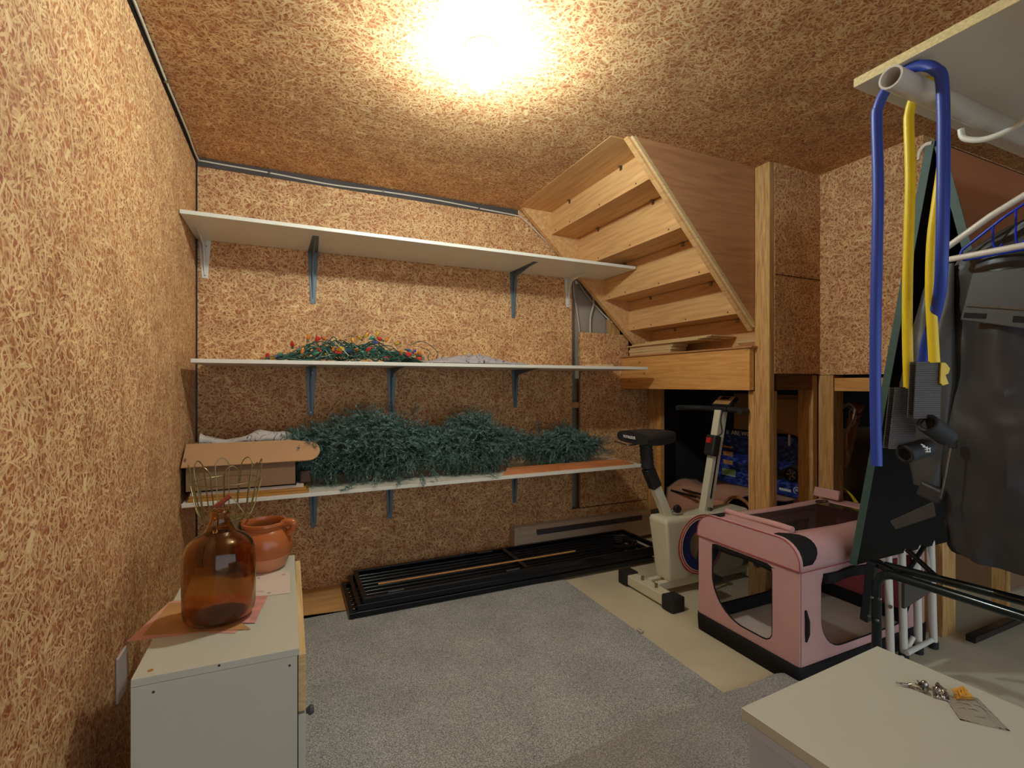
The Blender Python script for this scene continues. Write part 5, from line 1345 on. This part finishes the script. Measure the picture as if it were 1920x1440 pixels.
B().prism([(2.93, P(1376, 770, X=2.93).y, zt0 + .001), (2.93, P(1498, 770, X=2.93).y, zt0 + .001), (2.93, P(1504, 760, X=2.93).y, 1.08), (2.93, P(1376, 750, X=2.93).y, 1.08)], (.30, 0, 0)).build('body', 'cardboard_dk', cbx)
cbx.location.z = zt0; WL[cbx.name] = cbx.location.copy()
for ch_ in cbx.children: ch_.location.z = .001
B().prism([(2.925, P(1444, 800, X=2.925).y, zt0 + .05), (2.925, P(1497, 800, X=2.925).y, zt0 + .05 - .06), (2.925, P(1502, 760, X=2.925).y, 1.05), (2.925, P(1444, 760, X=2.925).y, 1.05)], (.004, 0, 0)).build('flap', 'cardboard', cbx)

# turned wooden spindle leaning by the right opening
a_, b_ = P(1571, 905, X=3.0), P(1609, 757, X=3.0)
d = (b_ - a_); L_ = d.length; bot = a_ - d.normalized() * .55
tot = (b_ - bot).length
prf = [(0, 0), (.03, 0), (.03, .25)]
s = .25
for k in range(3):
    prf += [(.030, s), (.036, s + .01), (.022, s + .03), (.034, s + .05), (.024, s + .065), (.030, s + .08), (.033, s + .18), (.026, s + .30)]; s += .34
prf = [(r_, z) for r_, z in prf if z < tot - .04] + [(.034, tot - .03), (.034, tot - .012), (.028, tot), (0, tot)]
tag(B().lathe(prf, bot, 20, d.to_track_quat('Z', 'Y').to_matrix()).build('turned_baluster', 'spindle', smooth=True), 'turned brown wooden baluster leaning in the dark right opening', 'baluster')
# hank of white wire
hk = []
rw = random.Random(5)
c_ = P(1580, 790, X=2.86)
for k in range(7):
    for j in range(10):
        a = 2 * PI * j / 10
        hk.append(c_ + Vector((rw.uniform(-.02, .02), -.055 * math.cos(a) * rw.uniform(.5, 1.1) - .06 * math.sin(a) * .5, .105 * math.sin(a) * rw.uniform(.8, 1.1))))
tag(B().tube(spline(hk, 4), .0018, 5).build('wire_hank', 'cable_white', smooth=True), 'loose hank of thin white wire hanging in the right opening', 'wire')
yc0 = P(1588, 925, X=2.72)
ycb = thing('yellow_cord', (yc0.x, yc0.y, .45), 'coiled yellow cord peeking over the pink pet crate', 'cord')
for k in range(6):
    q = P(1560 + 3 * k, 905 + 3 * k, X=2.80 + .012 * k); w_ = P(1602, 935 + k, X=2.80 + .012 * k)
    B().tube(spline([q + Vector((0, 0, -.05)), q, q.lerp(w_, .5) + Vector((0, 0, .015)), w_, w_ + Vector((0, -.03, -.06)), q + Vector((0, .02, -.08))], 5, True), .005, 6, closed=True).build('coil', 'yellow_cord', ycb, smooth=True)
tag(B().box(3.15, P(1590, 900, X=2.9).y - .10, 0, 3.45, P(1590, 900, X=2.9).y + .12, .42).build('storage_crate', 'tarp', bevel=.01), 'grey storage bin under the yellow cord in the right opening', 'bin')
dk1, dk2 = P(1548, 800, X=3.5), P(1580, 920, X=3.5)
tag(B().box(3.5, dk2.y, 0, 3.9, dk1.y + .3, dk1.z).build('dark_carton', 'cardboard_dk', bevel=.004), 'tall dark carton behind the right stud pair in the storage space', 'box')

# peach sheet and dark clutter behind the bike
def f(u, v):
    x = 2.585 + .33 * v; y = 2.05 + .82 * u
    return (x, min(y, 2.9), .36 + .05 * noise.noise(Vector((x * 5, y * 5, 1))) + .05 * math.sin(v * 2) - .22 * max(0, .10 - v) / .10)
tag(B().grid(f, 30, 20).build('folded_sheet', 'sheetpink', smooth=True, solid=.01), 'rumpled peach sheet over low things behind the bike', 'sheet')
tag(B().box(2.66, 2.10, 0, 2.86, 2.83, .27).build('storage_bin', 'tarp', bevel=.02), 'low bin hidden beneath the peach sheet', 'bin')
for i, (p1, p2, l) in enumerate(((P(1245, 908, X=2.68), P(1318, 928, X=2.56), 'upper black bar lying across the peach sheet'), (P(1243, 915, X=2.64), P(1305, 932, X=2.56), 'lower black bar lying across the peach sheet'))):
    tag(B().beam(p1, p2, .014, .014).build('metal_bar', 'black_metal', bevel=.002), l, 'bar', 'black bars on the peach sheet')
wc = P(1384, 962, X=2.50)
FW = thing('round_basket', (wc.x, wc.y, .3), 'dark round drum with shiny rim behind the front post of bike', 'drum')
for k, (r_, m) in enumerate(((.115, 'spindle'), (.10, 'board_black'))):
    B().tube([wc + Vector((.02 * k, math.cos(a) * r_, math.sin(a) * r_ - .02)) for a in [2 * PI * j / 36 for j in range(36)]], .010 - .003 * k, 8, closed=True).build('rim', m, FW, smooth=True)
B().lathe([(0, .02), (.10, .02), (.112, .1), (.112, .12), (0, .12)], wc + Vector((.01, 0, -.02)), 30, Matrix.Rotation(PI / 2, 3, 'Y')).build('drum', 'black_metal', FW, smooth=True)
# dark chair frames in the far storage
CH = thing('folding_chair', (3.3, 2.55, 0), 'dark tubular chair deep in the storage space left of the bike post', 'chair')
for (u, v0, v1) in ((1292, 848, 905), (1304, 862, 905)):
    B().cyl(P(u, v0, X=3.2), Vector((P(u, v0, X=3.2).x, P(u, v0, X=3.2).y, .001)), .006, seg=8).build('leg', 'steel', CH, smooth=True)
B().cyl(P(1245, 884, X=3.1), P(1286, 849, X=3.1), .009, seg=8).build('leg', 'grey_metal', CH, smooth=True)
B().obox(P(1300, 850, X=3.3), (.3, .22, .03)).build('seat', 'board_black', CH, bevel=.008)
B().obox(P(1285, 800, X=3.45), (.03, .24, .24)).build('backrest', 'board_black', CH, bevel=.01)
ar = P(1345, 752, X=3.1)
tag(B().tube(arc(ar + Vector((0, 0, -.05)), .16, 0, PI, 16, (0, 1, 0), (0, 0, 1)), .02, 10).build('stroller_hood', 'black_fabric', smooth=True), 'black curved hood bar seen above the bike handlebar', 'hood')
sn = P(1345, 768, X=3.12)
tag(B().box(3.57, P(1262, 820, X=3.6).y - .25, 0, 3.63, P(1262, 820, X=3.6).y + .2, 1.3).build('folded_screen', 'night', bevel=.01), 'dark navy upright panel at the left of the storage space', 'panel')
tag(B().box(3.5, 1.30, .0, 4.0, 1.62, .9).build('storage_boxes', 'cardboard_dk', bevel=.01), 'tall dim carton in storage to the right of the baluster', 'box')
